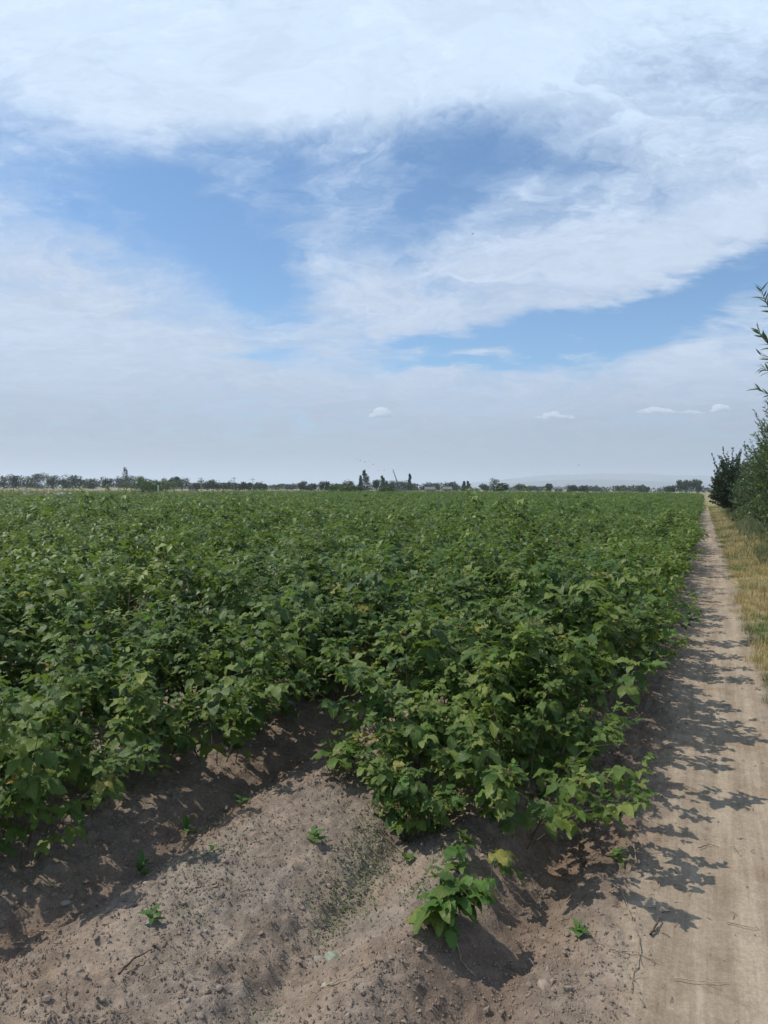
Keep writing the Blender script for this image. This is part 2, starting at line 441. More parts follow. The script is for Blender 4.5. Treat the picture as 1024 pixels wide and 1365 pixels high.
# ------------------------------------------------------------------ ground
PS = [-3.6, -3.0, -2.6, -2.40, -2.28, -2.20, -2.08, -1.88, -1.68, -1.45, -1.34, -1.27, -1.19, -1.05, -0.92, -0.80, -0.70, -0.60, -0.52, -0.44, -0.30, -0.10, 0.05, 0.14, 0.3, 0.5, 0.9, 1.5, 2.2, 4.0, 8.0]
PH = [-.06, .04, .00, -.04, -.11, -.09, -.01, .065, .075, .045, .00, -.065, -.03, .05, .075, .03, -.045, -.085, -.07, -.015, .01, .0, -.012, -.006, .0, .02, .03, .07, .14, .12, .0]
_sg = np.linspace(-3.8, 8.2, 1201)
_pg = np.interp(_sg, PS, PH)
_k = np.exp(-0.5 * (np.arange(-12, 13) / 4.0) ** 2); _k /= _k.sum()
_pg = np.convolve(np.pad(_pg, 12, mode='edge'), _k, 'valid')
def ground_z(s, t, fine=True):
    s = np.asarray(s, float); t = np.asarray(t, float)
    sw = s + 0.10 * fbm(s, t, 0.8, 2, 3) + 0.05 * fbm(s, t, 3.0, 2, 8)
    near = np.interp(sw, _sg, _pg)
    ditch = np.exp(-((sw + .62) / .2) ** 2)
    near = near + ditch * (.09 * sstep(3.2, 4.6, t) + .09 * fbm(s, t, .9, 2, 13) * sstep(2.6, 3.6, t))
    rows = 0.05 * np.cos(2 * math.pi * (sw + 0.95) / 2.1) + 0.03 * np.cos(4 * math.pi * (sw + 0.95) / 2.1)
    w = sstep(-3.8, -3.2, s)
    inf = sstep(-44.5, -43, s) * sstep(152, 148, t)
    z = np.where(s < -3.2, rows * inf, 0) * (1 - w) + near * w
    far = sstep(200, 60, np.hypot(s, t))
    z = z * far
    if fine:
        rough = np.clip(1 - 0.85 * pathw(s, t), 0.1, 1) * sstep(30, 8, np.hypot(s, t))
        z = z + rough * (0.045 * fbm(s, t, 1.8, 3, 21) + 0.022 * fbm(s, t, 9, 3, 31) + 0.026 * fbm(s, t, 30, 3, 41, 0.65))
        lump = fbm(s, t, 16, 2, 51)
        z = z + rough * (0.012 * sstep(0.14, 0.30, lump) + 0.014 * sstep(0.05, 0.25, fbm(s, t, 38, 2, 57)))
    return z
def pathw(s, t):
    e = 0.10 * fbm(s, t, 1.1, 3, 61) + 0.06 * fbm(s, t, 6, 2, 66)
    nar = 0.16 * sstep(10, 30, t)
    return sstep(-0.34, -0.04, s + e) * sstep(0.52, 0.36, s + e * 0.8 + nar)
def grade(a, b, step, grow, lim_lo, lim_hi):
    mid = list(np.arange(a, b, step)); x = b; d = step; hi = []
    while x < lim_hi: hi.append(x); d *= grow; x += d
    hi.append(lim_hi)
    x = a; d = step; lo = []
    while x > lim_lo:
        d *= grow; x -= d; lo.append(max(x, lim_lo))
    return np.array(lo[::-1] + mid + hi)
ss = grade(-3.3, 1.0, 0.014, 1.045, -7000, 7000)
tt = grade(1.3, 4.6, 0.014, 1.035, -3000, 8500)
S, T_ = np.meshgrid(ss, tt)
Z = ground_z(S, T_)
X, Y = st2xy(S, T_)
nv, ns = len(tt), len(ss)
idx = np.arange(nv * ns).reshape(nv, ns)
Fq = np.stack([idx[:-1, :-1], idx[:-1, 1:], idx[1:, 1:], idx[1:, :-1]], -1).reshape(-1, 4)
me = mesh_np('ground', np.stack([X, Y, Z], -1).reshape(-1, 3), Fq, M['soil'])
def addattr(me, name, arr):
    a = me.attributes.new(name, 'FLOAT', 'POINT'); a.data.foreach_set('value', np.asarray(arr, np.float32).ravel())
pw = pathw(S, T_) * sstep(75, 45, T_)
veg = sstep(0.38, 0.62, S + 0.25 * fbm(S, T_, 1.3, 3, 71)) * sstep(2.0, 6.0, T_ + S * 0.0) + sstep(-43.2, -44.5, S) + sstep(151, 153, T_) + sstep(-0.1, 0.0, S) * sstep(45, 75, T_)
veg = np.clip(veg, 0, 1)
dark_soil = np.exp(-((S + 0.62) / 0.22) ** 2) + np.exp(-((S + 2.3) / 0.35) ** 2) * 0.8 + 0.7 * sstep(-0.75, -0.55, S) * sstep(0.0, -0.3, S) * sstep(2.7, 3.4, T_)  # darker, redder soil colour along two furrows and the bank by the first row
dark_soil = np.clip(dark_soil + 0.8 * fbm(S, T_, 1.8, 4, 81), 0, 1)
addattr(me, 'path', pw); addattr(me, 'veg', veg); addattr(me, 'dark_soil', dark_soil)
ground = link('ground', me); tag(ground, kind='structure')

# clods and crumbs of soil, far too many to count
def ico():
    p = (1 + 5 ** 0.5) / 2
    v = np.array([(-1, p, 0), (1, p, 0), (-1, -p, 0), (1, -p, 0), (0, -1, p), (0, 1, p), (0, -1, -p), (0, 1, -p), (p, 0, -1), (p, 0, 1), (-p, 0, -1), (-p, 0, 1)], float)
    v /= np.linalg.norm(v[0])
    f = np.array([(0, 11, 5), (0, 5, 1), (0, 1, 7), (0, 7, 10), (0, 10, 11), (1, 5, 9), (5, 11, 4), (11, 10, 2), (10, 7, 6), (7, 1, 8), (3, 9, 4), (3, 4, 2), (3, 2, 6), (3, 6, 8), (3, 8, 9), (4, 9, 5), (2, 4, 11), (6, 2, 10), (8, 6, 7), (9, 8, 1)])
    return v, f
IV, IF = ico()
def clods(n, s0, s1, t0, t1, rmin, rmax, seed, dens):
    g = np.random.default_rng(seed)
    s = g.uniform(s0, s1, n); t = t0 + (t1 - t0) * g.uniform(0, 1, n) ** 1.5
    keep = g.uniform(0, 1, n) < dens(s, t)
    s, t = s[keep], t[keep]; n = len(s)
    r = rmin * (rmax / rmin) ** (g.uniform(0, 1, n) ** 2.6)
    z = ground_z(s, t)
    x, y = st2xy(s, t)
    a = g.uniform(0, 6.28, n); ca, sa = np.cos(a), np.sin(a)
    V = IV[None] * g.uniform(0.65, 1.25, (n, 12, 1)) * g.uniform(0.6, 1.3, (n, 1, 3)) * r[:, None, None]
    V[..., 2] *= 0.75
    x_ = V[..., 0] * ca[:, None] - V[..., 1] * sa[:, None]; y_ = V[..., 0] * sa[:, None] + V[..., 1] * ca[:, None]
    V = np.stack([x_ + x[:, None], y_ + y[:, None], V[..., 2] + (z + 0.02 * r)[:, None]], -1)
    Fx = (IF[None] + (np.arange(n) * 12)[:, None, None]).reshape(-1, 3)
    return V.reshape(-1, 3), Fx, n
def dens_clod(s, t):
    d = 0.30 + 1.6 * sstep(0.0, 0.22, fbm(s, t, 2.3, 3, 91))
    d = d * (1 - 0.93 * pathw(s, t))
    return np.clip(d, 0.02, 1)
v, f, n = clods(16000, -3.2, 0.6, 1.5, 7.0, 0.0022, 0.016, 5, dens_clod)
OV = np.array([(1, 0, 0), (-1, 0, 0), (0, 1, 0), (0, -1, 0), (0, 0, 1), (0, 0, -.6)], float); OF = np.array([(0, 2, 4), (2, 1, 4), (1, 3, 4), (3, 0, 4), (2, 0, 5), (1, 2, 5), (3, 1, 5), (0, 3, 5)])
def crumbs(n, seed):
    g = np.random.default_rng(seed); s = g.uniform(-3.2, .6, n); t = 1.5 + 4.2 * g.uniform(0, 1, n) ** 1.4
    k = g.uniform(0, 1, n) < np.clip(dens_clod(s, t) * 1.2 + .10, 0, 1) * (1 - .97 * pathw(s, t)); s, t = s[k], t[k]; n = len(s); r = g.uniform(.0022, .0062, n)
    x, y = st2xy(s, t); z = ground_z(s, t)
    V = OV[None] * g.uniform(.6, 1.4, (n, 6, 1)) * r[:, None, None]; a = g.uniform(0, 6.28, n); c, d = np.cos(a)[:, None], np.sin(a)[:, None]
    V = np.stack([V[..., 0] * c - V[..., 1] * d + x[:, None], V[..., 0] * d + V[..., 1] * c + y[:, None], V[..., 2] + (z + r * .3)[:, None]], -1)
    return V.reshape(-1, 3), (OF[None] + (np.arange(n) * 6)[:, None, None]).reshape(-1, 3)
v2, f2 = crumbs(60000, 6)
f = np.concatenate([f, f2 + len(v)]); v = np.concatenate([v, v2])
o = link('soil_clods', mesh_np('soil_clods', v, f, M['clod'], smooth=False)); tag(o, 'crumbly lumps of dry brown soil scattered over the ridges', 'soil clods', kind='stuff')

# ------------------------------------------------------------------ leaves
def leaflet(L, Wd, n=6, fold=0.16, droop=0.22, seed=0, zig=0.10, wave=0.012):
    g = np.random.default_rng(seed)
    V = [(0, 0, 0)]; U = [(0, 0)]
    for i in range(n):
        v = (i + 0.65) / (n + 0.15)
        w = Wd / 2 * (math.sin(math.pi * v ** 0.72) ** 0.8) * (1 + (zig if i % 2 else -zig * 0.6))
        z = -droop * L * v * v
        for k in (-1, 0, 1):
            V.append((k * w, L * (v - 0.03 * abs(k)), z + (fold * w + g.uniform(-1, 1) * wave if k else 0)))
            U.append((k * 0.9 * math.sin(math.pi * v ** 0.72), v))
    V.append((0, L, -droop * L)); U.append((0, 1))
    Ft, Fq = [], []
    Ft += [(0, 2, 1), (0, 3, 2)]
    for i in range(n - 1):
        a = 1 + 3 * i
        Fq += [(a, a + 1, a + 4, a + 3), (a + 1, a + 2, a + 5, a + 4)]
    a = 1 + 3 * (n - 1)
    Ft += [(a, a + 1, len(V) - 1), (a + 1, a + 2, len(V) - 1)]
    return np.array(V, float), np.array(Ft), np.array(Fq), np.array(U, float)
def simple_leaflet(L, Wd, fold=0.2, droop=0.25):
    V = np.array([(0, 0, 0), (-Wd / 2, L * .45, fold * Wd / 2), (0, L * .5, -droop * L * .2), (Wd / 2, L * .45, fold * Wd / 2), (0, L, -droop * L)])
    return V, np.array([(0, 2, 1), (0, 3, 2), (1, 2, 4), (2, 3, 4)]), np.zeros((0, 4), int), np.array([(0, 0), (-1, .45), (0, .5), (1, .45), (0, 1)], float)
def tiny_leaflet(L, Wd):
    V = np.array([(0, 0, 0), (-Wd / 2, L * .45, Wd * .08), (Wd / 2, L * .45, Wd * .08), (0, L, -.2 * L)])
    return V, np.array([(0, 2, 1), (1, 2, 3)]), np.zeros((0, 4), int), np.zeros((4, 2))
def compound(seed, L=0.112, pet=0.055, kind='full', five=False):
    """a raspberry leaf: stalk and three (or five) leaflets; grows along +y, face up"""
    g = np.random.default_rng(seed); G = Geo()
    if kind == 'full':
        pts = [(0, 0, 0), (0, pet * .5, .006), (0, pet, .006), (0, pet + .03, .002)]
        v, f = tube(pts, [.0016, .0013, .0011, .0010], 3)
        G.add(v, f, np.full((len(v), 2), 0.0) + (0, .3), 0.9)
    parts = [(0, pet + .028, 0, 1.0)]
    parts += [(s * 66, pet, s * 14, .84) for s in (-1, 1)]
    if five: parts += [(s * 105, pet - .02, s * 14, .66) for s in (-1, 1)]
    for (a, y0, roll, k) in parts:
        a += g.uniform(-9, 9); k *= g.uniform(.9, 1.08)
        if kind == 'full': V, Ft, Fq_, U = leaflet(L * k, L * k * .62, 7, g.uniform(.08, .38), g.uniform(.15, .50), g.integers(1e6))
        elif kind == 'mid': V, Ft, Fq_, U = simple_leaflet(L * k, L * k * .66, g.uniform(.1, .3), g.uniform(.15, .45))
        else: V, Ft, Fq_, U = tiny_leaflet(L * k, L * k * .72)
        E = rotm((R(-14 + g.uniform(-10, 6)), R(roll + g.uniform(-8, 8)), R(a)))
        V = V @ E.T + np.array([0, y0, .004])
        t0 = g.uniform(0, .12)
        if len(Ft): G.add(V, Ft, U, t0)
        if len(Fq_):
            G.f4.append(Fq_ + (G.n - len(V)))
    return G
def frame(d, roll):
    """rotation whose y axis is d and whose z axis is as upright as it can be, then rolled"""
    y = np.array(d, float); y /= np.linalg.norm(y)
    up = np.array([0, 0, 1.0])
    x = np.cross(y, up); x /= np.linalg.norm(x) + 1e-9
    z = np.cross(x, y)
    c, s = math.cos(roll), math.sin(roll)
    x2, z2 = c * x + s * z, -s * x + c * z
    return np.stack([x2, y, z2], 1)
def bush_plan(seed, h=0.98, rad=0.80, ncane=11, nleaf=290, side=1):
    g = np.random.default_rng(seed); canes, leaves, tips = [], [], []
    for c in range(ncane):
        a = 2 * math.pi * (c + g.uniform(-.35, .35)) / ncane
        r0 = g.uniform(.03, .17); lean = g.uniform(.25, 1.0) * rad
        hh = h * g.choice([g.uniform(.66, 1.02), g.uniform(.98, 1.32)], p=[.78, .22]) * (1 - .34 * (lean / rad) ** 2)
        b = np.array([math.cos(a) * r0, math.sin(a) * r0, -.03])
        e = np.array([math.cos(a) * (r0 + lean), math.sin(a) * (r0 + lean), hh])
        pts = [b + (e - b) * u + np.array([math.cos(a), math.sin(a), 0]) * (.22 * lean * (u * u - u)) + np.array([0, 0, .13 * hh * math.sin(math.pi * u)]) for u in np.linspace(0, 1, 7)]
        pts = np.array(pts) + g.normal(0, .008, (7, 3)) * np.linspace(0, 1, 7)[:, None]
        canes.append((pts, np.linspace(.0048, .0016, 7)))
        tips.append(pts[-1])
        def at_(u, P=pts):
            x = u * 6; i = min(int(x), 5); return P[i] + (P[i + 1] - P[i]) * (x - i)
        ph = g.uniform(0, 6.28)
        n = int(15 * hh / .95) + 3
        for i in range(n):
            u = .16 + .84 * (i + g.uniform(0, .5)) / n
            ph += 2.4 + g.uniform(-.3, .3)
            p = at_(min(u, 1)); out = a + (0 if g.uniform() < .25 else 0)
            dirv = np.array([math.cos(ph) + .55 * math.cos(a), math.sin(ph) + .55 * math.sin(a), 0]); dirv /= np.linalg.norm(dirv) + 1e-6
            ev = g.uniform(-.25, .45) if u < .85 else g.uniform(.1, 1.0)
            dirv = dirv * math.cos(ev) + np.array([0, 0, math.sin(ev)])
            s = g.uniform(.85, 1.2) * (1.0 if u < .8 else 1.0 - (u - .8) * 2.6)
            leaves.append((p, dirv, g.uniform(-.45, .45), s, u))
        for q in range(3):                     # fruiting side shoots
            u = g.uniform(.35, .92); p0 = at_(u); a2 = a + g.uniform(-1.5, 1.5)
            ln = g.uniform(.12, .27); ev = g.uniform(.25, .9)
            d = np.array([math.cos(a2) * math.cos(ev), math.sin(a2) * math.cos(ev), math.sin(ev)])
            p1 = p0 + d * ln * .5; p2 = p0 + d * ln + np.array([0, 0, -.02])
            canes.append((np.array([p0, p1, p2]), np.array([.0022, .0017, .0012])))
            tips.append(p2)
            for i in range(5):
                uu = .25 + .75 * i / 4; ph += 2.4
                p = p0 + (p2 - p0) * uu; ev2 = g.uniform(-.1, .7)
                dv = np.array([math.cos(ph) * math.cos(ev2), math.sin(ph) * math.cos(ev2), math.sin(ev2)]) + .5 * d
                leaves.append((p, dv / np.linalg.norm(dv), g.uniform(-.4, .4), g.uniform(.55, 1.0) * (1.1 - .45 * uu), .6 + .4 * uu))
    g.shuffle(leaves)
    # the low leaves inside are shed; keep the outer ones
    leaves = [l for l in leaves if l[0][2] > .10 * h or g.uniform() < .5][:nleaf]
    return canes, leaves, tips
def canes_mesh(name, canes, k=4):
    G = Geo()
    for p, r in canes:
        v, f = tube(p, r, k); G.add(v, f)
    return G.mesh(name, M['cane'])
def bake(name, leaves, kit, mat, k=1.0, g=None):
    """all the leaves of a bush as one mesh"""
    g = g or np.random.default_rng(1); G = Geo()
    kits = []
    for K in kit:
        kits.append((np.concatenate(K.v), np.concatenate(K.f3) if K.f3 else None, np.concatenate(K.uv)))
    for (p, d, roll, s, u) in leaves:
        V, f, U = kits[g.integers(len(kits))]
        G.add((V * (s * k)) @ frame(d, roll).T + p, f, U, g.uniform(0, .8))
    return G.mesh(name, mat)

LEAF_FULL = [compound(100 + i, five=(i == 4)).mesh('raspberry_leaf', M['rasp']) for i in range(7)]
LEAF_YOUNG = [compound(200 + i, L=.085).mesh('young_raspberry_leaf', M['young']) for i in range(3)]
LEAF_YELLOW = [compound(300, L=.09).mesh('yellow_raspberry_leaf', M['yellow'])]
KIT_MID = [compound(400 + i, kind='mid') for i in range(5)]
KIT_FAR = [compound(500 + i, kind='tiny') for i in range(4)]

def fruit_mesh(seed):
    """a loose spray of dried calyxes"""
    g = np.random.default_rng(seed); G = Geo()
    for i in range(7):
        e = np.array([g.normal(0, .022), g.normal(0, .022), g.uniform(.0, .05)])
        v, f = tube([(0, 0, 0), e * .6 + (0, 0, .006), e], [.0009, .0007, .0006], 3); G.add(v, f)
        V = IV * g.uniform(.0045, .0075) * g.uniform(.7, 1.2, (12, 1)) + e; G.add(V, IF)
    return G.mesh('fruit_cluster', M['fruit'])
FRUIT = [fruit_mesh(i) for i in range(3)]

ORD = ['first', 'second', 'third', 'fourth', 'fifth', 'sixth', 'seventh', 'eighth', 'ninth', 'tenth', 'eleventh', 'twelfth', 'thirteenth', 'fourteenth', 'fifteenth', 'sixteenth']
PLANS = [bush_plan(1000 + i, h=[.90, .98, .93, 1.04, .86, .97, 1.0][i], nleaf=[270, 290, 280, 295, 265][i % 5]) for i in range(7)]
PCANES = [canes_mesh('canes', p[0]) for p in PLANS]
MID_MESH = [bake('raspberry_foliage', PLANS[i][1], KIT_MID, M['rasp_far'], 1.04, np.random.default_rng(i)) for i in range(7)]
CANES_MID = [canes_mesh('canes_simple', p[0], 3) for p in PLANS]
def join_mesh(name, a, b):
    """foliage and canes of a more distant bush in one mesh with two materials"""
    bm_v, bm_f = [], []
    n = 0; fs3, mats = [], []
    tints = []
    for k, me_ in enumerate((a, b)):
        co = np.empty(len(me_.vertices) * 3, np.float32); me_.vertices.foreach_get('co', co)
        me_.calc_loop_triangles()
        tr = np.empty(len(me_.loop_triangles) * 3, np.int32); me_.loop_triangles.foreach_get('vertices', tr)
        ti = np.empty(len(me_.vertices), np.float32); me_.attributes['tint'].data.foreach_get('value', ti)
        bm_v.append(co.reshape(-1, 3)); fs3.append(tr.reshape(-1, 3) + n); mats.append(np.full(len(tr) // 3, k, np.int32)); tints.append(ti); n += len(co) // 3
    out = mesh_np(name, np.concatenate(bm_v), np.concatenate(fs3), [a.materials[0], b.materials[0]], None, np.concatenate(tints))
    out.polygons.foreach_set('material_index', np.concatenate(mats))
    return out
FAR_PLANS = [bush_plan(1500 + i, h=[.86, 1.02, .94, 1.08, .9][i], ncane=9, nleaf=200) for i in range(5)]
FAR_MESH = [bake('far_raspberry_foliage', FAR_PLANS[i][1], KIT_FAR, M['rasp_far'], 1.22, np.random.default_rng(50 + i)) for i in range(5)]
JOINED = [join_mesh('raspberry_bush', MID_MESH[i], CANES_MID[i]) for i in range(7)]

def near_bush(k_plan, x, y, z, rz, sc, seed, label, group, frac=1.0, young=.05, plan=None, name='raspberry_bush', cat='raspberry bush'):
    g = np.random.default_rng(seed)
    canes, leaves, tips = plan or PLANS[k_plan]
    root = bpy.data.objects.new(name, None); root.empty_display_size = .1
    root.location = (x, y, z); root.rotation_euler = (0, 0, rz); root.scale = (sc, sc, sc); COL.objects.link(root)
    tag(root, label, cat, group)
    link('canes', PCANES[k_plan] if plan is None else canes_mesh('canes', canes), root)
    for (p, d, roll, s, u) in leaves:
        if g.uniform() > frac: continue
        q = g.uniform()
        if (u > .93 and q < .5) or q < young: me_ = LEAF_YOUNG[g.integers(3)]
        elif q > .978: me_ = LEAF_YELLOW[0]
        else: me_ = LEAF_FULL[g.integers(7)]
        o = bpy.data.objects.new('leaf', me_)
        o.parent = root; o.location = p; o.scale = (s, s, s)
        o.rotation_mode = 'QUATERNION'
        o.rotation_quaternion = Matrix(frame(d, roll).tolist()).to_quaternion()
        COL.objects.link(o)
    for t_ in tips:
        if g.uniform() < .10:
            link('fruit_cluster', FRUIT[g.integers(3)], root, loc=t_, rot=(0, 0, g.uniform(0, 6)))
    return root

# where the bushes of every row stand
cands = []
gb = np.random.default_rng(77)
for k in range(0, 21):
    c = (-0.96 if k == 0 else -0.92) - 2.1 * k
    for line in (0, 1):                      # every row is two staggered lines of bushes
        t = 3.22 + .12 * line if k == 0 else 1.95 + .3 * line
        while t < 150:
            off = (-.27 if line == 0 else (.22 if k == 0 else .30)) * float(np.interp(t, [3.2, 4.6], [1.25, 1]) if k == 0 else (1.15 if line == 0 else float(np.interp(t, [2.2, 4.4], [.9, 1.45]))))
            s = c + off + gb.normal(0, .08) + .10 * math.sin(t * .9 + k)
            x, y = st2xy(s, t)
            sc = .96 + gb.normal(0, .10) + .22 * float(fbm(np.array(s), np.array(t), .30, 2, 120))
            if k == 0: sc *= float(np.interp(t, [3.2, 3.6, 4.1, 5], [.68, .78, .88, .95])) * (.90 if line == 1 else 1)
            if k == 1 and t < 4.4: sc *= float(np.interp(t, [2.4, 4.4], [.70, .95]))
            if y > 1.6 and abs(math.atan2(x, y)) < R(34 if y > 6 else 38):
                cands.append([math.hypot(x, y), k, s, t, x, y, sc])
            t += gb.uniform(.50, .74) * (1 if t < 40 else 1.25)
cands.sort()
NEAR_D, NBUSH = 6.6, 285
things = cands[:NBUSH]
first_px = {}
byrow = {}
for c in things: byrow.setdefault(c[1], []).append(c)
for k in byrow: byrow[k].sort(key=lambda c: c[3])
def bush_label(c):
    k = c[1]; i = byrow[k].index(c)
    if k == 0:
        if i == 0: return 'low raspberry bush at the near end of the row beside the path'
        if i < 16: return f'leafy green raspberry bush, {ORD[i]} from the near end of the row beside the path'
        return 'distant raspberry bush further up the row beside the path'
    if i < 16: return f'leafy green raspberry bush, {ORD[i]} from the left end of the {ORD[k]} row from the path'
    return f'dense green raspberry bush well inside the {ORD[min(k,15)]} row from the path'
GR = 'raspberry bushes growing in rows'
for i, c in enumerate(things):
    d, k, s, t, x, y, sc = c
    z = float(ground_z(s, t))
    gg = np.random.default_rng(3000 + i)
    pi_ = int(gg.integers(7)); rz = gg.uniform(0, 6.28)
    if d < NEAR_D:
        near_bush(pi_, x, y, z, rz, sc, 3000 + i, bush_label(c), GR)
    elif d < 12.5:
        root = bpy.data.objects.new('raspberry_bush', None); root.location = (x, y, z); root.rotation_euler = (0, 0, rz); root.scale = (sc, sc, sc * gg.uniform(.94, 1.08)); COL.objects.link(root)
        tag(root, bush_label(c), 'raspberry bush', GR)
        link('canes', CANES_MID[pi_], root)
        f_ = link('foliage', MID_MESH[pi_], root); f_['kind'] = 'stuff'
    else:
        o = link('raspberry_bush', JOINED[pi_], None, (x, y, z), (0, 0, rz), (sc, sc, sc * gg.uniform(.94, 1.08)))
        tag(o, bush_label(c), 'raspberry bush', GR)

# ------------------------------------------------------------------ masses laid out by geometry nodes
def scatter(name, pts, rot, scl, idx, meshes, kind='stuff', label=None, cat=None):
    src = bpy.data.collections.new(name + '_source')
    for i, me_ in enumerate(meshes):
        o = bpy.data.objects.new('%s_source_%02d' % (name, i), me_); src.objects.link(o)
    me_ = bpy.data.meshes.new(name); me_.vertices.add(len(pts)); me_.vertices.foreach_set('co', np.asarray(pts, np.float32).ravel())
    for nm, ar, ty in (('rz', rot, 'FLOAT'), ('sc', scl, 'FLOAT'), ('ix', idx, 'INT')):
        a = me_.attributes.new(nm, ty, 'POINT'); a.data.foreach_set('value', np.asarray(ar, np.float32 if ty == 'FLOAT' else np.int32))
    ng = bpy.data.node_groups.new(name, 'GeometryNodeTree')
    ng.interface.new_socket('Geometry', in_out='INPUT', socket_type='NodeSocketGeometry')
    ng.interface.new_socket('Geometry', in_out='OUTPUT', socket_type='NodeSocketGeometry')
    n = ng.nodes; L = ng.links.new
    gi, go = n.new('NodeGroupInput'), n.new('NodeGroupOutput')
    ci = n.new('GeometryNodeCollectionInfo'); ci.inputs['Collection'].default_value = src
    ci.inputs['Separate Children'].default_value = True; ci.inputs['Reset Children'].default_value = True
    ip = n.new('GeometryNodeInstanceOnPoints'); ip.inputs['Pick Instance'].default_value = True
    def na(nm, ty):
        q = n.new('GeometryNodeInputNamedAttribute'); q.data_type = ty; q.inputs['Name'].default_value = nm
        return [s for s in q.outputs if s.enabled and s.name == 'Attribute'][0]
    cx = n.new('ShaderNodeCombineXYZ'); L(na('rz', 'FLOAT'), cx.inputs[2])
    L(gi.outputs[0], ip.inputs['Points']); L(ci.outputs[0], ip.inputs['Instance'])
    L(na('ix', 'INT'), ip.inputs['Instance Index']); L(cx.outputs[0], ip.inputs['Rotation'])
    L(na('sc', 'FLOAT'), ip.inputs['Scale']); L(ip.outputs[0], go.inputs[0])
    o = bpy.data.objects.new(name, me_); COL.objects.link(o)
    md = o.modifiers.new('scatter', 'NODES'); md.node_group = ng
    return tag(o, label, cat, None, kind)

rest = cands[NBUSH:]
A_ = np.array([[c[4], c[5], float(0)] for c in rest]); sr = np.array([c[2] for c in rest]); tr_ = np.array([c[3] for c in rest])
A_[:, 2] = ground_z(sr, tr_, False)
gg = np.random.default_rng(9)
scatter('distant_raspberry_rows', A_, gg.uniform(0, 6.28, len(A_)), np.array([c[6] for c in rest]) * gg.uniform(.95, 1.1, len(A_)), gg.integers(0, 5, len(A_)), FAR_MESH,
        label='far rows of green raspberry bushes running together towards the horizon', cat='raspberry rows')

# ------------------------------------------------------------------ the sprout and seedlings in the bare soil
spr = []
gs = np.random.default_rng(31)
def small_plan(seed, n, h, r):
    g = np.random.default_rng(seed); canes, leaves = [], []
    for c in range(max(2, n // 5)):
        a = g.uniform(0, 6.28); rr = r * g.uniform(.3, 1)
        P0 = np.array([g.normal(0, .02), g.normal(0, .02), -.01]); P2 = P0 + np.array([math.cos(a) * rr, math.sin(a) * rr, h * g.uniform(.7, 1.1)])
        P1 = (P0 + P2) / 2 + np.array([0, 0, h * .2]); canes.append((np.array([P0, P1, P2]), np.array([.003, .0024, .0016])))
        for i in range(5):
            u = .35 + .65 * i / 4; p = P0 + (P2 - P0) * u + np.array([0, 0, h * .3 * u * (1 - u)])
            ph = g.uniform(0, 6.28); ev = g.uniform(-.15, .6)
            leaves.append((p, np.array([math.cos(ph) * math.cos(ev), math.sin(ph) * math.cos(ev), math.sin(ev)]), g.uniform(-.3, .3), g.uniform(.7, 1.1), u * .9))
    return canes, leaves, []
s, t = at_st(590, 1262)
x, y = st2xy(s, t)
near_bush(0, x, y, float(ground_z(s, t)), 0.4, .92, 41, 'young raspberry sprout standing alone on the ridge in front of the rows', None, plan=small_plan(5, 26, .20, .13), young=.75, name='raspberry_sprout', cat='sprout')
s, t = at_st(655, 1195)
x, y = st2xy(s, t)
near_bush(0, x, y, float(ground_z(s, t)), 0.4, .9, 43, 'sprout with yellowing leaves between the lone sprout and the first row', None, plan=small_plan(8, 12, .18, .12), young=.5, name='raspberry_sprout', cat='sprout')
s, t = at_st(447, 1062)
x, y = st2xy(s, t)
near_bush(0, x, y, float(ground_z(s, t)), 0.4, .85, 47, 'bright green sucker shoot leaning into the dark furrow left of the first row', None, plan=small_plan(12, 24, .26, .15), young=.6, name='raspberry_sprout', cat='sprout')

def seedling_leaf(L, Wd, seed):
    V, Ft, Fq_, U = leaflet(L, Wd, 4, .2, .3, seed, 0.02, .002)
    G = Geo(); G.add(V, Ft, U); G.f4.append(Fq_); return G.mesh('seedling_leaf', M['young'])
SEED_LEAF = [seedling_leaf(.05, .022, 1), seedling_leaf(.042, .026, 2)]
def seedling(px, py, n, size, label, seed, upright=.5):
    g = np.random.default_rng(seed); s, t = at_st(px, py); x, y = st2xy(s, t)
    root = bpy.data.objects.new('weed_seedling', None); root.location = (x, y, float(ground_z(s, t))); COL.objects.link(root)
    tag(root, label, 'seedling', 'green seedlings sprouting from the bare soil')
    v, f = tube([(0, 0, -.01), (.002, 0, size * .35), (.003, .002, size * .75)], [.0018, .0014, .0010], 4); G = Geo(); G.add(v, f); link('stem', G.mesh('stem', M['cane']), root)
    for i in range(n):
        ph = i * 2.4 + g.uniform(-.3, .3); ev = g.uniform(.0, upright * 1.4); h = size * (.2 + .6 * i / n)
        d = (math.cos(ph) * math.cos(ev), math.sin(ph) * math.cos(ev), math.sin(ev)); q = size / .06 * g.uniform(.8, 1.2)
        o = link('leaf', SEED_LEAF[i % 2], root, (0.002, 0, h), scale=q); o.rotation_mode = 'QUATERNION'; o.rotation_quaternion = Matrix(frame(d, g.uniform(-.2, .2)).tolist()).to_quaternion()
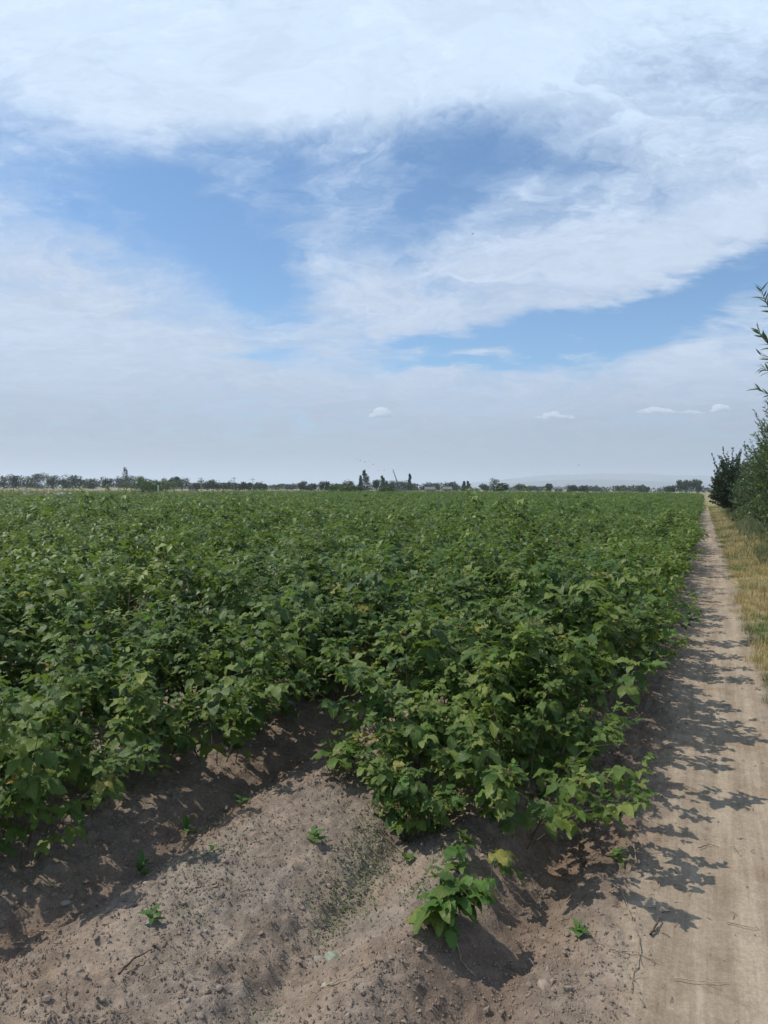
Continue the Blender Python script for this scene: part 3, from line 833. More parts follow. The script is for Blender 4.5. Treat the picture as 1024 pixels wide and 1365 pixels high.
for a in [(831, 1158, 9, .062, 'star-shaped green seedling in the shaded dirt between the first row and the path', 1, .3),
          (185, 1148, 7, .075, 'upright green seedling at the foot of the left mound beside the furrow', 2, 1.0),
          (247, 1092, 6, .07, 'lone seedling in deep shade in the left furrow', 3, 1.2),
          (420, 1152, 7, .065, 'small seedling halfway up the right shoulder of the wide mound', 4, .6),
          (778, 1256, 8, .055, 'pale green weed in the loose clods right of the first furrow', 5, .8),
          (200, 1270, 6, .06, 'faint green seedling low on the wide mound towards the bottom left', 6, .8),
          (545, 1150, 6, .055, 'tiny seedling under the front leaves of the first row', 7, .8),
          (322, 1078, 5, .06, 'small seedling on the shaded crest of the left mound', 8, 1.0),
          (283, 1162, 5, .035, 'tiny pair of seed leaves on the sunlit top of the wide mound', 9, .6)]:
    seedling(*a)

# low ground cover on the right shoulder of the mound
def cover_patch(px, py, r, n, seed):
    g = np.random.default_rng(seed); s0, t0 = at_st(px, py)
    s = s0 + g.normal(0, r, n) * .6; t = t0 + g.normal(0, r, n) * 1.2
    return s, t
cs, ct = [], []
for q in [(480, 1175, .13, 800), (462, 1210, .12, 700), (500, 1135, .10, 600), (300, 1160, .14, 350), (520, 1090, .10, 500), (355, 1345, .05, 60), (270, 1240, .10, 120), (60, 1170, .12, 120), (600, 1170, .06, 250), (300, 1090, .12, 200), (560, 1215, .04, 150)]:
    a, b = cover_patch(*q, int(q[0])); cs.append(a); ct.append(b)
cs, ct = np.concatenate(cs), np.concatenate(ct)
G = Geo(); g = np.random.default_rng(3)
zz = ground_z(cs, ct); xx, yy = st2xy(cs, ct)
tl = tiny_leaflet(1, .55)
for i in range(len(cs)):
    ph = g.uniform(0, 6.28); ev = g.uniform(.1, 1.1); sz = g.uniform(.006, .016)
    V = (tl[0] * sz) @ frame((math.cos(ph) * math.cos(ev), math.sin(ph) * math.cos(ev), math.sin(ev)), 0).T + (xx[i], yy[i], zz[i] + .001)
    G.add(V, tl[1], tl[3], g.uniform(0, .8))
o = link('ground_cover', G.mesh('ground_cover', M['weed'])); tag(o, 'thin mat of tiny green weeds on the soil ridges', 'ground cover', kind='stuff')

# ------------------------------------------------------------------ stones and twigs
def stone(px, py, r, flat, mat, label, seed):
    g = np.random.default_rng(seed); s, t = at_st(px, py); x, y = st2xy(s, t)
    import bmesh
    bm = bmesh.new(); bmesh.ops.create_icosphere(bm, subdivisions=3, radius=1)
    for v in bm.verts:
        p = np.array(v.co); k = 1 + .75 * float(fbm(np.array(p[0] * 1.3 + seed), np.array(p[1] * 1.3 + p[2]), 1.4, 3, seed))
        v.co = Vector((p[0] * r * k * 1.25, p[1] * r * k * .85, p[2] * r * k * flat))
    me_ = bpy.data.meshes.new('stone'); bm.to_mesh(me_); bm.free(); me_.materials.append(mat)
    me_.polygons.foreach_set('use_smooth', [True] * len(me_.polygons))
    o = link('stone', me_, None, (x, y, float(ground_z(s, t)) + r * flat * .12), (g.uniform(-.2, .2), g.uniform(-.2, .2), g.uniform(0, 3)))
    tag(o, label, 'stone', 'stones lying on the soil')
for a in [(429, 1273, .021, .55, M['stone'], 'pale oval stone beside the greenish stone in the narrow furrow', 1),
          (445, 1283, .027, .7, M['stone_green'], 'larger greenish grey stone beside the pale oval stone', 2),
          (436, 1333, .012, .7, M['stone'], 'small round white pebble below the two stones', 3),
          (193, 1183, .012, .7, M['stone'], 'small pale pebble on the crest of the wide mound', 4),
          (965, 1098, .010, .6, M['stone'], 'small pale pebble lying on the bare track', 5),
          (888, 1037, .014, .5, M['stone'], 'white chip lying in the shade between row and track', 6),
          (994, 1122, .012, .6, M['stone'], 'small grey pebble near the right side of the track', 7),
          (84, 1190, .016, .7, M['stone'], 'brown grey stone on the left bank of the dark furrow', 8),
          (735, 1320, .024, .6, M['clod'], 'flat brown stone on the lip of the right furrow', 9)]:
    stone(*a)
def twig(pix, r, mat, label, seed, lift=.006, forks=0, name='twig'):
    g = np.random.default_rng(seed); P = []
    for (px, py) in pix:
        s, t = at_st(px, py); x, y = st2xy(s, t); P.append((x, y, float(ground_z(s, t)) + lift + g.uniform(0, .005)))
    P = np.array(P); n = len(P)
    u = np.linspace(0, n - 1, n * 4); Q = np.stack([np.interp(u, np.arange(n), P[:, i]) for i in range(3)], 1); Q += g.normal(0, .0015, Q.shape)
    G = Geo(); v, f = tube(Q, np.linspace(r, r * .5, len(Q)), 5); G.add(v, f)
    for k in range(forks):
        i = g.integers(2, len(Q) - 2); a = g.uniform(0, 6.28); l = g.uniform(.02, .06)
        v, f = tube([Q[i], Q[i] + np.array([math.cos(a) * l, math.sin(a) * l, .008])], [r * .5, r * .25], 4); G.add(v, f)
    o = link(name, G.mesh(name, mat)); tag(o, label, 'twig', 'twigs and straws lying on the soil')
for a in [([(838, 1212), (850, 1235), (862, 1270), (862, 1290), (855, 1320), (852, 1342)], .0026, M['twig'], 'long pale curved straw lying across the bank beside the track', 1, .006, 3),
          ([(806, 1276), (830, 1284), (862, 1290), (890, 1300)], .0022, M['twig'], 'pale straw crossing the long curved straw', 2, .006, 4),
          ([(878, 1262), (886, 1248), (890, 1240)], .005, M['twig_dark'], 'short dark broken stick near the long pale straw', 3, .01, 1),
          ([(155, 1345), (175, 1328), (200, 1318)], .0042, M['twig_dark'], 'dark crooked twig low on the wide mound at the bottom left', 4, .008, 2),
          ([(48, 1226), (60, 1234), (72, 1240)], .0025, M['twig'], 'thin straw lying in the left furrow', 5, .006, 0),
          ([(176, 1240), (186, 1218), (194, 1208)], .0022, M['twig'], 'thin straw on the crest of the wide mound', 6, .006, 1),
          ([(910, 1320), (950, 1322), (985, 1324)], .0022, M['twig'], 'thin straw lying across the bottom of the track', 7, .005, 2),
          ([(980, 1240), (1004, 1247), (1024, 1250)], .0022, M['twig'], 'straw at the right edge of the track', 8, .005, 0),
          ([(852, 1140), (856, 1156), (854, 1166)], .0022, M['twig'], 'short pale straw beside the star-shaped seedling', 9, .006, 0),
          ([(770, 1145), (790, 1150), (806, 1140)], .0028, M['twig_dark'], 'dark twig in the shade right of the first row', 10, .006, 2),
          ([(870, 1000), (900, 1003), (925, 1000)], .0030, M['twig'], 'thin dead stem in the shade at the row foot', 11, .006, 3),
          ([(826, 1190), (838, 1205), (845, 1218)], .0022, M['twig'], 'straw between the star-shaped seedling and long straw', 12, .006, 2),
          ([(940, 1138), (955, 1132), (968, 1136)], .0020, M['twig_dark'], 'small dark twig on the clean track', 13, .005, 1),
          ([(612, 1275), (622, 1290), (640, 1298)], .0030, M['twig'], 'bent dry stalk at the foot of the lone sprout', 14, .006, 1),
          ([(430, 1335), (460, 1338), (500, 1326)], .0022, M['twig'], 'thin straw on the sunlit ridge near the bottom edge', 15, .006, 2)]:
    twig(*a)
# short bits of straw and chaff, uncountable
g = np.random.default_rng(8); G = Geo(); G2 = Geo()
for i in range(2600):
    s, t = g.uniform(-2.6, .75), 1.6 + 6 * g.uniform() ** 1.4
    if g.uniform() > (.9 if -.75 < s < -.05 else .30): continue
    x, y = st2xy(s, t); a = g.uniform(0, 6.28); l = g.uniform(.008, .05); z = float(ground_z(s, t)) + .004
    b = a + g.uniform(-.4, .4)
    p0 = np.array([x, y, z]); p1 = p0 + (math.cos(a) * l * .5, math.sin(a) * l * .5, g.uniform(0, .006)); p2 = p1 + (math.cos(b) * l * .5, math.sin(b) * l * .5, -.002)
    v, f = tube([p0, p1, p2], g.uniform(.0007, .0016), 3); (G if g.uniform() < .5 else G2).add(v, f, None, 0)
o = link('dark_litter', G2.mesh('dark_litter', M['twig_dark'])); tag(o, 'dark scraps of root and dead leaf stalk on the bank', 'plant litter', kind='stuff')
o = link('straw_bits', G.mesh('straw_bits', M['twig'])); tag(o, 'short bits of dry straw littered along the bank and track', 'straw bits', kind='stuff')

# ------------------------------------------------------------------ grass and weeds
def tuft(seed, n, h, spread, width, mat, lean=.5):
    g = np.random.default_rng(seed); V, Fa, ti = [], [], []
    G = Geo()
    for i in range(n):
        a = g.uniform(0, 6.28); r = spread * g.uniform() ** .5; b = np.array([math.cos(a) * r, math.sin(a) * r, -.01])
        a2 = a + g.uniform(-1.2, 1.2); hh = h * g.uniform(.45, 1.1); l = lean * hh * g.uniform(.2, 1.1)
        d = np.array([math.cos(a2), math.sin(a2), 0]); w = np.array([-d[1], d[0], 0]) * width * g.uniform(.6, 1.2)
        m = b + d * l * .35 + (0, 0, hh * .62); e = b + d * l + (0, 0, hh * g.uniform(.75, 1.0))
        G.add([b - w, b + w, m - w * .8, m + w * .8, e], [(0, 1, 3), (0, 3, 2), (2, 3, 4)], None, g.uniform(0, .8))
    return G.mesh('tuft', mat)
def herb(seed, h, n, leaf, mat, flower=None):
    """a branching weed with small leaves"""
    g = np.random.default_rng(seed); G = Geo(); tl_ = tiny_leaflet(leaf, leaf * .42)
    for c in range(n):
        a = g.uniform(0, 6.28); l = h * g.uniform(.15, .5); hh = h * g.uniform(.6, 1.05)
        P0 = np.array([0, 0, 0.]); P2 = np.array([math.cos(a) * l, math.sin(a) * l, hh])
        v, f = tube([P0, P2 * (.45, .45, .5), P2], [.004, .003, .0015], 3); G.add(v, f, None, .2)
        for i in range(26):
            u = g.uniform(.12, 1); p = P2 * (u, u, u) + g.normal(0, .03, 3) * h; ph = g.uniform(0, 6.28); ev = g.uniform(-.2, .9)
            G.add((tl_[0] * g.uniform(.6, 1.3)) @ frame((math.cos(ph) * math.cos(ev), math.sin(ph) * math.cos(ev), math.sin(ev)), g.uniform(-.5, .5)).T + p, tl_[1], None, g.uniform(0, .8))
    return G.mesh('herb', mat)
DRY_T = [tuft(i, 34, .11, .075, .0016, M['dry'], .9) for i in range(3)]
GRN_T = [tuft(10 + i, 40, .085, .085, .0018, M['green_grass'], .9) for i in range(3)]
HERB = [herb(20 + i, .34, 6, .035, M['weed']) for i in range(3)]
TALL_G = [tuft(30 + i, 26, .75, .16, .004, M['green_grass'], .35) for i in range(2)]
TALL_D = [tuft(40 + i, 26, .80, .16, .004, M['dry'], .35) for i in range(2)]
BIGHERB = [herb(50 + i, .85, 8, .085, M['weed']) for i in range(2)]

gv = np.random.default_rng(55)
n = 42000
s = gv.uniform(.36, 4.5, n); t = 2.2 + 78 * gv.uniform(0, 1, n) ** 1.7
x, y = st2xy(s, t)
pat = fbm(s, t, .9, 3, 201); pat2 = fbm(s, t, 2.6, 3, 211)
edge = sstep(.38, .62, s + .25 * fbm(s, t, 1.3, 3, 71))
thin = np.clip(edge * (.18 + .9 * sstep(-.15, .15, pat2)), 0, 1) * np.where(t < 5, .6, 1)
ok = (gv.uniform(0, 1, n) < thin) & (np.abs(np.arctan2(x, y)) < R(33))
s, t, x, y, pat = s[ok], t[ok], x[ok], y[ok], pat[ok]
green = (pat + gv.normal(0, .05, len(s)) > .035) | ((s > 1.3) & (gv.uniform(0, 1, len(s)) < .45))
ix = np.where(green, gv.integers(3, 6, len(s)), gv.integers(0, 3, len(s)))
scatter('verge_grass', np.stack([x, y, ground_z(s, t)], 1), gv.uniform(0, 6.28, len(s)), gv.uniform(.6, 1.5, len(s)) * np.where(t > 20, 1.4, 1) * sstep(.2, 1.1, s + .3), ix, DRY_T + GRN_T,
        label='dry golden grass with green patches along the right side of the track', cat='verge grass')
SEEDY = [tuft(60 + i, 9, .42, .07, .0022, M['dry'], .45) for i in range(3)]
n = 1500; s = gv.uniform(.55, 2.6, n); t = 4 + 50 * gv.uniform(0, 1, n) ** 1.6; x, y = st2xy(s, t); ok = (fbm(s, t, 1.1, 3, 261) > -.02) & (s > .7 - .1 * (t > 12))
s, t, x, y = s[ok], t[ok], x[ok], y[ok]
scatter('dry_stalks', np.stack([x, y, ground_z(s, t)], 1), gv.uniform(0, 6.28, len(s)), gv.uniform(.5, 1.2, len(s)), gv.integers(0, 3, len(s)), SEEDY,
        label='taller straw coloured stalks standing in the verge grass', cat='dry stalks')
# weeds at the foot of the shrubs
n = 1500
s = gv.uniform(1.15, 3.4, n) ; t = 9 + 50 * gv.uniform(0, 1, n) ** 1.3
s = s + .15 * gv.normal(0, 1, n); x, y = st2xy(s, t); ok = (fbm(s, t, 1.2, 2, 231) > -.10) & (s > 1.05)
s, t, x, y = s[ok], t[ok], x[ok], y[ok]
scatter('hedge_foot_weeds', np.stack([x, y, ground_z(s, t)], 1), gv.uniform(0, 6.28, len(s)), gv.uniform(.7, 1.6, len(s)) * np.interp(s, [1.1, 2.2], [.7, 1.5]), gv.integers(0, 3, len(s)), HERB,
        label='grey green weeds at the foot of the willow shrubs', cat='weeds')
# overgrown border round the field
n = 9000
s = gv.uniform(-120, -43.6, n); t = gv.uniform(10, 190, n)
s2 = gv.uniform(-120, 0, n // 2); t2 = gv.uniform(150.5, 215, n // 2)
s = np.concatenate([s, s2]); t = np.concatenate([t, t2]); x, y = st2xy(s, t)
ok = (np.abs(np.arctan2(x, y)) < R(32)) & (fbm(s, t, .12, 3, 241) + gv.normal(0, .08, len(s)) > -.08) & (y > 20)
s, t, x, y = s[ok], t[ok], x[ok], y[ok]
p = fbm(s, t, .09, 3, 251) + gv.normal(0, .05, len(s))
leftd = (x / y < -.42)
ix = np.where((p > -.09) & ~leftd | (leftd & (p > .13)), gv.choice([0, 1, 4, 5], len(s)), np.where(gv.uniform(0, 1, len(s)) < .75, gv.choice([2, 3], len(s)), 4))
scatter('field_border_weeds', np.stack([x, y, x * 0], 1), gv.uniform(0, 6.28, len(s)), gv.uniform(.7, 1.35, len(s)) * np.where(leftd, 1.25, 1.0), ix, TALL_G + TALL_D + BIGHERB,
        label='tall straw coloured and grey green weeds along the far edge of the field', cat='border weeds')

# bare canes standing out of the leaves
BARE = []
for q in range(4):
    g = np.random.default_rng(700 + q); G = Geo()
    for c in range(2):
        a = g.uniform(0, 6.28); l = g.uniform(.1, .35); h = g.uniform(1.0, 1.28)
        P2 = np.array([math.cos(a) * l, math.sin(a) * l, h]); v, f = tube([(0, 0, 0), P2 * (.4, .4, .55), P2], [.005, .0035, .002], 4); G.add(v, f)
        for j in range(3):
            b = P2 * g.uniform(.7, .95); an = g.uniform(0, 6.28); v, f = tube([b, b + (math.cos(an) * .12, math.sin(an) * .12, .07)], [.0022, .001], 3); G.add(v, f)
    BARE.append(G.mesh('bare_cane', M['twig']))
gc = np.random.default_rng(66); sel = [c for c in cands if 5 < c[0] < 60 and (c[1] > 0 or c[0] > 10) and gc.uniform() < (.35 if c[0] < 14 else .16)]
scatter('bare_canes', np.array([[c[4] + gc.normal(0, .2), c[5] + gc.normal(0, .2), 0] for c in sel]), gc.uniform(0, 6.28, len(sel)), gc.uniform(.75, .98, len(sel)), gc.integers(0, 4, len(sel)), BARE,
        label='pale bare canes poking up here and there through the raspberry leaves', cat='bare canes')

# a reddish dock and white flowered weeds on the left border
g = np.random.default_rng(6)
def border_plant(px, y, h, mat, label, cat, name, seed, mat2=None):
    g = np.random.default_rng(seed); x = (px - 512) / F * y
    root = bpy.data.objects.new(name, None); root.location = (x, y, 0); COL.objects.link(root); tag(root, label, cat)
    G = Geo(); H = Geo(); tl_ = tiny_leaflet(.14, .05); ft = ico()
    for c in range(9):
        a = g.uniform(0, 6.28); l = h * g.uniform(.1, .4); P2 = np.array([math.cos(a) * l, math.sin(a) * l, h * g.uniform(.7, 1)])
        v, f = tube([(0, 0, 0), P2 * (.5, .5, .55), P2], [.008, .006, .003], 3); G.add(v, f)
        for i in range(40):
            u = g.uniform(.4, 1); ph = g.uniform(0, 6.28); ev = g.uniform(-.3, 1)
            H.add((tl_[0] * g.uniform(.5, 1)) @ frame((math.cos(ph) * math.cos(ev), math.sin(ph) * math.cos(ev), math.sin(ev)), 0).T + P2 * u + g.normal(0, .05, 3), tl_[1], None, g.uniform(0, .8))
    link('stem', G.mesh('stem', M['cane']), root); f_ = link('foliage', H.mesh('foliage', mat), root); f_['kind'] = 'stuff'
    if mat2:
        K = Geo()
        for c in range(14):
            a = g.uniform(0, 6.28); r = h * g.uniform(0, .45); p = np.array([math.cos(a) * r, math.sin(a) * r, h * g.uniform(.85, 1.08)])
            K.add(IV * (.09, .09, .03) * g.uniform(.6, 1.1) + p, IF)
        link('flower_head', K.mesh('flower_head', mat2), root)
M['rust'] = leaf_mat('rusty_seed_head', (0.16, 0.07, 0.05), (0.24, 0.12, 0.08), (0.30, 0.17, 0.12), (0.22, 0.12, 0.09))
border_plant(62, 47, 1.55, M['rust'], 'rusty brown dock standing up from the border weeds at the far left', 'dock plant', 'dock_plant', 1)
for i, (px, yy_, lb) in enumerate([(72, 45, 'white flowered weed directly beneath the rusty dock'), (86, 44, 'white flowered weed to the right of the rusty dock, nearest the crop'), (38, 55, 'white flowered weed in the straw left of the rusty dock')]):
    border_plant(px, yy_, 1.15, M['weed'], lb, 'weed', 'flowering_weed', 5 + i, M['white'])

# ------------------------------------------------------------------ trees
def crown_points(g, w, h, z0, shape, n, lumps):
    """points spread through an uneven crown made of lumps, thicker towards the outside"""
    out = []
    if shape == 'round':
        C = [(g.uniform(-.33, .33) * w, g.uniform(-.33, .33) * w, z0 + h * g.uniform(.28, .80), w * g.uniform(.18, .30), h * g.uniform(.16, .27)) for _ in range(lumps)]
        C.append((0, 0, z0 + h * .5, w * .33, h * .42))
    elif shape == 'column':
        C = [(g.uniform(-.12, .12) * w, g.uniform(-.12, .12) * w, z0 + h * u, w * .5 * math.sin(math.pi * min(1, (.12 + .88 * u) ** .8)) * g.uniform(.75, 1.1) + .06 * w, h * .11) for u in np.linspace(.05, .95, lumps)]
    elif shape == 'cone':
        C = [(g.uniform(-.1, .1) * w, g.uniform(-.1, .1) * w, z0 + h * u, w * .5 * (1 - u) ** .8 * g.uniform(.8, 1.1) + .05 * w, h * .09) for u in np.linspace(.04, .97, lumps)]
    per = max(4, n // len(C))
    for (cx, cy, cz, rw, rh) in C:
        d = g.normal(0, 1, (per, 3)); d /= np.linalg.norm(d, axis=1)[:, None]
        r = g.uniform(.25, 1.05, per) ** .6
        r *= 1 + .25 * (vnoise(d[:, 0] * 3 + cx, d[:, 1] * 3 + d[:, 2] * 2, 5) - .5)
        out.append(np.stack([cx + d[:, 0] * r * rw, cy + d[:, 1] * r * rw, cz + d[:, 2] * r * rh], 1))
    return np.concatenate(out)
def leaf_cloud(P, size, g, asp=.7):
    """a small bent leaf clump (two triangles) at every point"""
    n = len(P); ph = g.uniform(0, 6.28, n); ev = g.uniform(-.6, 1.2, n)
    d = np.stack([np.cos(ph) * np.cos(ev), np.sin(ph) * np.cos(ev), np.sin(ev)], 1)
    q = g.normal(0, 1, (n, 3)); x = np.cross(d, q); x /= np.linalg.norm(x, axis=1)[:, None] + 1e-9
    s = size * g.uniform(.6, 1.35, n)[:, None]
    z = np.cross(x, d)
    V = np.stack([P, P + d * s * .5 - x * s * asp * .5 + z * s * .1, P + d * s * .5 + x * s * asp * .5 + z * s * .1, P + d * s], 1)
    Fx = np.array([[0, 2, 1], [1, 2, 3]])[None] + (np.arange(n) * 4)[:, None, None]
    return V.reshape(-1, 3), Fx.reshape(-1, 3), np.repeat(g.uniform(0, .8, n), 4)
def tree(name, x, y, w, h, shape, mat, n, leaf, label, cat, group, seed, lumps=9, bole=.16):
    g = np.random.default_rng(seed)
    root = bpy.data.objects.new(name, None); root.location = (x, y, 0); COL.objects.link(root); tag(root, label, cat, group)
    z0 = h * bole if shape != 'round' else h * bole * .6
    P = crown_points(g, w, h - z0, z0, shape, n, lumps)
    v, f, ti = leaf_cloud(P, leaf, g)
    link('crown', mesh_np('crown', v, f, mat, None, ti), root)
    G = Geo(); r = max(.06, h * .022)
    tp = [(0, 0, -.1), (g.normal(0, .02) * h, 0, h * .3), (g.normal(0, .03) * h, g.normal(0, .03) * h, h * .78)]
    a, b = tube(tp, [r, r * .75, r * .2], 6); G.add(a, b)
    for i in range(6):
        u = g.uniform(.2, .6); an = g.uniform(0, 6.28); p0 = np.array([0, 0, h * u]); p1 = p0 + np.array([math.cos(an) * w * .3, math.sin(an) * w * .3, h * .18])
        a, b = tube([p0, (p0 + p1) / 2 + (0, 0, .02 * h), p1], [r * .4, r * .3, r * .1], 4); G.add(a, b)
    link('trunk', G.mesh('trunk', M['bark']), root)
    return root
def far_tree(px, top, wpx, D, shape, mat, label, seed, cat='tree', name='tree', grp='trees along the horizon', n=1100, lumps=9):
    h = height_at(px, top - (1.2 if shape == 'round' else .5), D) ; w = wpx / F * D * (1 + .25 * math.sin(seed * 2.3))
    tree(name, (px - 512) / F * D, D, w, h, shape, mat, n, max(.22, D * .0016), label, cat, grp, seed, lumps)

FT = [
 (4, 634, 24, 250, 'round', 'tree', 'dark tree cut by the left edge of the photo'),
 (18, 633, 26, 245, 'round', 'tree', 'dark round tree second from the left edge'),
 (36, 636, 24, 250, 'round', 'tree', 'low dark tree just left of the pale domed crown'),
 (50, 631, 32, 330, 'round', 'tree', 'broad domed crown fading grey behind the left trees'),
 (72, 633, 28, 250, 'round', 'tree', 'dark tree just right of the pale domed crown'),
 (84, 639, 18, 250, 'round', 'tree', 'low dark bush between two taller left hand trees'),
 (98, 634, 26, 230, 'round', 'tree', 'round tree with ragged top above the left border weeds'),
 (112, 639, 20, 260, 'round', 'tree', 'low paler tree right of the ragged round tree'),
 (125, 638, 20, 240, 'round', 'tree', 'small dark tree alone in the gap left of the poplar'),
 (144, 637, 22, 250, 'round', 'tree', 'feathery tree at the left end of the poplar clump'),
 (158, 635, 24, 250, 'round', 'tree', 'dark tree immediately left of the tall poplar'),
 (175, 635, 26, 245, 'round', 'tree', 'dark tree immediately right of the tall poplar'),
 (190, 634, 22, 150, 'round', 'tree_light', 'olive green tree rising left of the white post'),
 (202, 640, 38, 110, 'round', 'tree_light', 'broad light green bush around the white post'),
 (221, 638, 26, 170, 'round', 'tree_light', 'light green bush right of the white post'),
 (232, 636, 18, 240, 'round', 'tree', 'left crown of the pair of dark round trees'),
 (243, 636, 20, 235, 'round', 'tree', 'right crown of the pair of dark round trees'),
 (262, 645, 16, 260, 'round', 'tree', 'low bush in front of the small white house'),
 (276, 640, 20, 200, 'round', 'tree', 'green bush right of the first utility pole'),
 (290, 641, 18, 210, 'round', 'tree', 'green bush second right of the first utility pole'),
 (302, 644, 16, 240, 'round', 'tree', 'low bush left of the pair of utility poles'),
 (317, 644, 16, 240, 'round', 'tree', 'low bush right of the pair of utility poles'),
 (326, 644, 12, 240, 'round', 'tree', 'small round bush left of the fourth utility pole'),
 (333, 645, 10, 240, 'round', 'tree', 'smallest bush touching the fourth utility pole'),
 (343, 643, 14, 240, 'round', 'tree', 'round bush right of the fourth utility pole'),
 (352, 646, 12, 260, 'round', 'tree', 'last low bush before the open gap in the tree line'),
 (372, 646, 22, 420, 'round', 'tree', 'faint low bush in the open gap'),
 (388, 646, 16, 400, 'round', 'tree', 'faint small bush right of the open gap'),
 (403, 642, 16, 260, 'round', 'tree', 'small tree with pointed twigs left of the centre'),
 (416, 645, 12, 260, 'round', 'tree', 'low bush between two small trees left of the centre'),
 (433, 643, 12, 200, 'round', 'tree', 'dark low tree left of the light green shrubs'),
 (446, 645, 20, 110, 'round', 'tree_light', 'light green shrub left of the small round tree'),
 (460, 646, 24, 105, 'round', 'tree_light', 'light green shrub below the small round tree'),
 (464, 639, 12, 210, 'round', 'tree', 'small round tree left of the twin cypresses'),
 (481, 636, 8, 240, 'cone', 'tree', 'shorter of the twin dark cypresses'),
 (487, 629, 13, 240, 'cone', 'tree', 'tallest dark cypress in the middle of the horizon'),
 (478, 647, 18, 190, 'round', 'tree', 'dark bush at the foot of the twin cypresses'),
 (501, 639, 14, 250, 'round', 'tree', 'dark round tree right of the tallest cypress'),
 (510, 636, 7, 255, 'cone', 'tree', 'small pointed tree left of the leaning crane boom'),
 (518, 642, 22, 250, 'round', 'tree', 'low dark tree in front of the leaning crane boom'),
 (515, 648, 20, 120, 'round', 'tree_light', 'light green shrub at the field edge below the boom'),
 (535, 641, 24, 250, 'round', 'tree', 'dark round tree right of the leaning crane boom'),
 (546, 634, 7, 260, 'cone', 'tree', 'slim pointed cypress standing alone right of the boom'),
 (549, 644, 16, 250, 'round', 'tree', 'dark bush under the slim pointed cypress'),
 (566, 644, 22, 300, 'round', 'tree', 'hazy tree left of the grey roofs'),
 (580, 645, 16, 320, 'round', 'tree', 'hazy tree between the two grey roofed houses'),
 (593, 642, 20, 300, 'round', 'tree', 'hazy round tree above the grey roofs'),
 (605, 644, 18, 300, 'round', 'tree', 'hazy tree at the right end of the grey roofs'),
 (618, 643, 4, 300, 'column', 'tree', 'left one of the two thin poplars'),
 (624, 643, 4, 300, 'column', 'tree', 'right one of the two thin poplars'),
 (645, 646, 16, 330, 'round', 'tree', 'low hazy bush left of the lone round tree'),
 (661, 639, 15, 200, 'round', 'tree', 'lone dark round tree right of the two thin poplars'),
 (670, 645, 12, 200, 'round', 'tree', 'small dark bush leaning on the lone round tree'),
 (693, 646, 18, 380, 'round', 'tree', 'hazy clump right of the lone round tree'),
 (712, 648, 16, 400, 'round', 'tree', 'flat hazy bush left of the small dark tree'),
 (732, 646, 10, 260, 'round', 'tree', 'small dark tree left of the white house'),
 (764, 647, 20, 280, 'round', 'tree', 'green tree right of the white house'),
 (776, 648, 14, 280, 'round', 'tree', 'low green bush second right of the white house'),
 (792, 649, 16, 420, 'round', 'tree', 'faint bush towards the right part of the horizon'),
 (826, 648, 14, 330, 'round', 'tree', 'small hazy tree left of the wide green clump'),
 (845, 647, 26, 300, 'round', 'tree', 'left half of the wide green clump'),
 (858, 648, 18, 300, 'round', 'tree', 'right half of the wide green clump'),
 (892, 648, 14, 260, 'round', 'tree', 'low bush just left of the poplar grove'),
 (906, 640, 14, 300, 'round', 'tree', 'left tree of the grove at the end of the path'),
 (914, 640, 12, 305, 'round', 'tree', 'second tree of the grove at the end of the path'),
 (922, 640, 13, 300, 'round', 'tree', 'third tree of the grove at the end of the path'),
 (931, 641, 14, 310, 'round', 'tree', 'right tree of the grove at the end of the path'),
]
for i, a in enumerate(FT):
    far_tree(a[0], a[1], a[2] * (1.12 if a[4] == 'round' else 1.2), a[3], a[4], M[a[5]], a[6], 400 + i, n=1150 if a[3] > 180 else 1900, lumps=9 if a[4] == 'round' else 7)
far_tree(166, 624, 6, 260, 'column', M['tree'], 'left spire of the tall dark poplar above the left trees', 501, 'poplar', 'poplar_tree', 'poplars', 260, 8)
far_tree(169, 626, 6, 262, 'column', M['tree'], 'right spire of the tall dark poplar above the left trees', 502, 'poplar', 'poplar_tree', 'poplars', 260, 8)
# a low far-off belt of growth that reads as one mass
g = np.random.default_rng(17); PP = []
for q in range(260):
    D = g.uniform(420, 900); px = g.uniform(-60, 1100); x = (px - 512) / F * D; w = g.uniform(5, 16); h = g.uniform(1.5, 4.2)
    d = g.normal(0, 1, (60, 3)); d /= np.linalg.norm(d, axis=1)[:, None]
    PP.append(np.stack([x + d[:, 0] * w / 2, D + d[:, 1] * w / 2, np.abs(d[:, 2]) * h], 1))
v, f, ti = leaf_cloud(np.concatenate(PP), 1.5, g)
o = link('far_scrub', mesh_np('far_scrub', v, f, M['tree'], None, ti)); tag(o, 'low hazy belt of scrub far beyond the field', 'far scrub', kind='stuff')

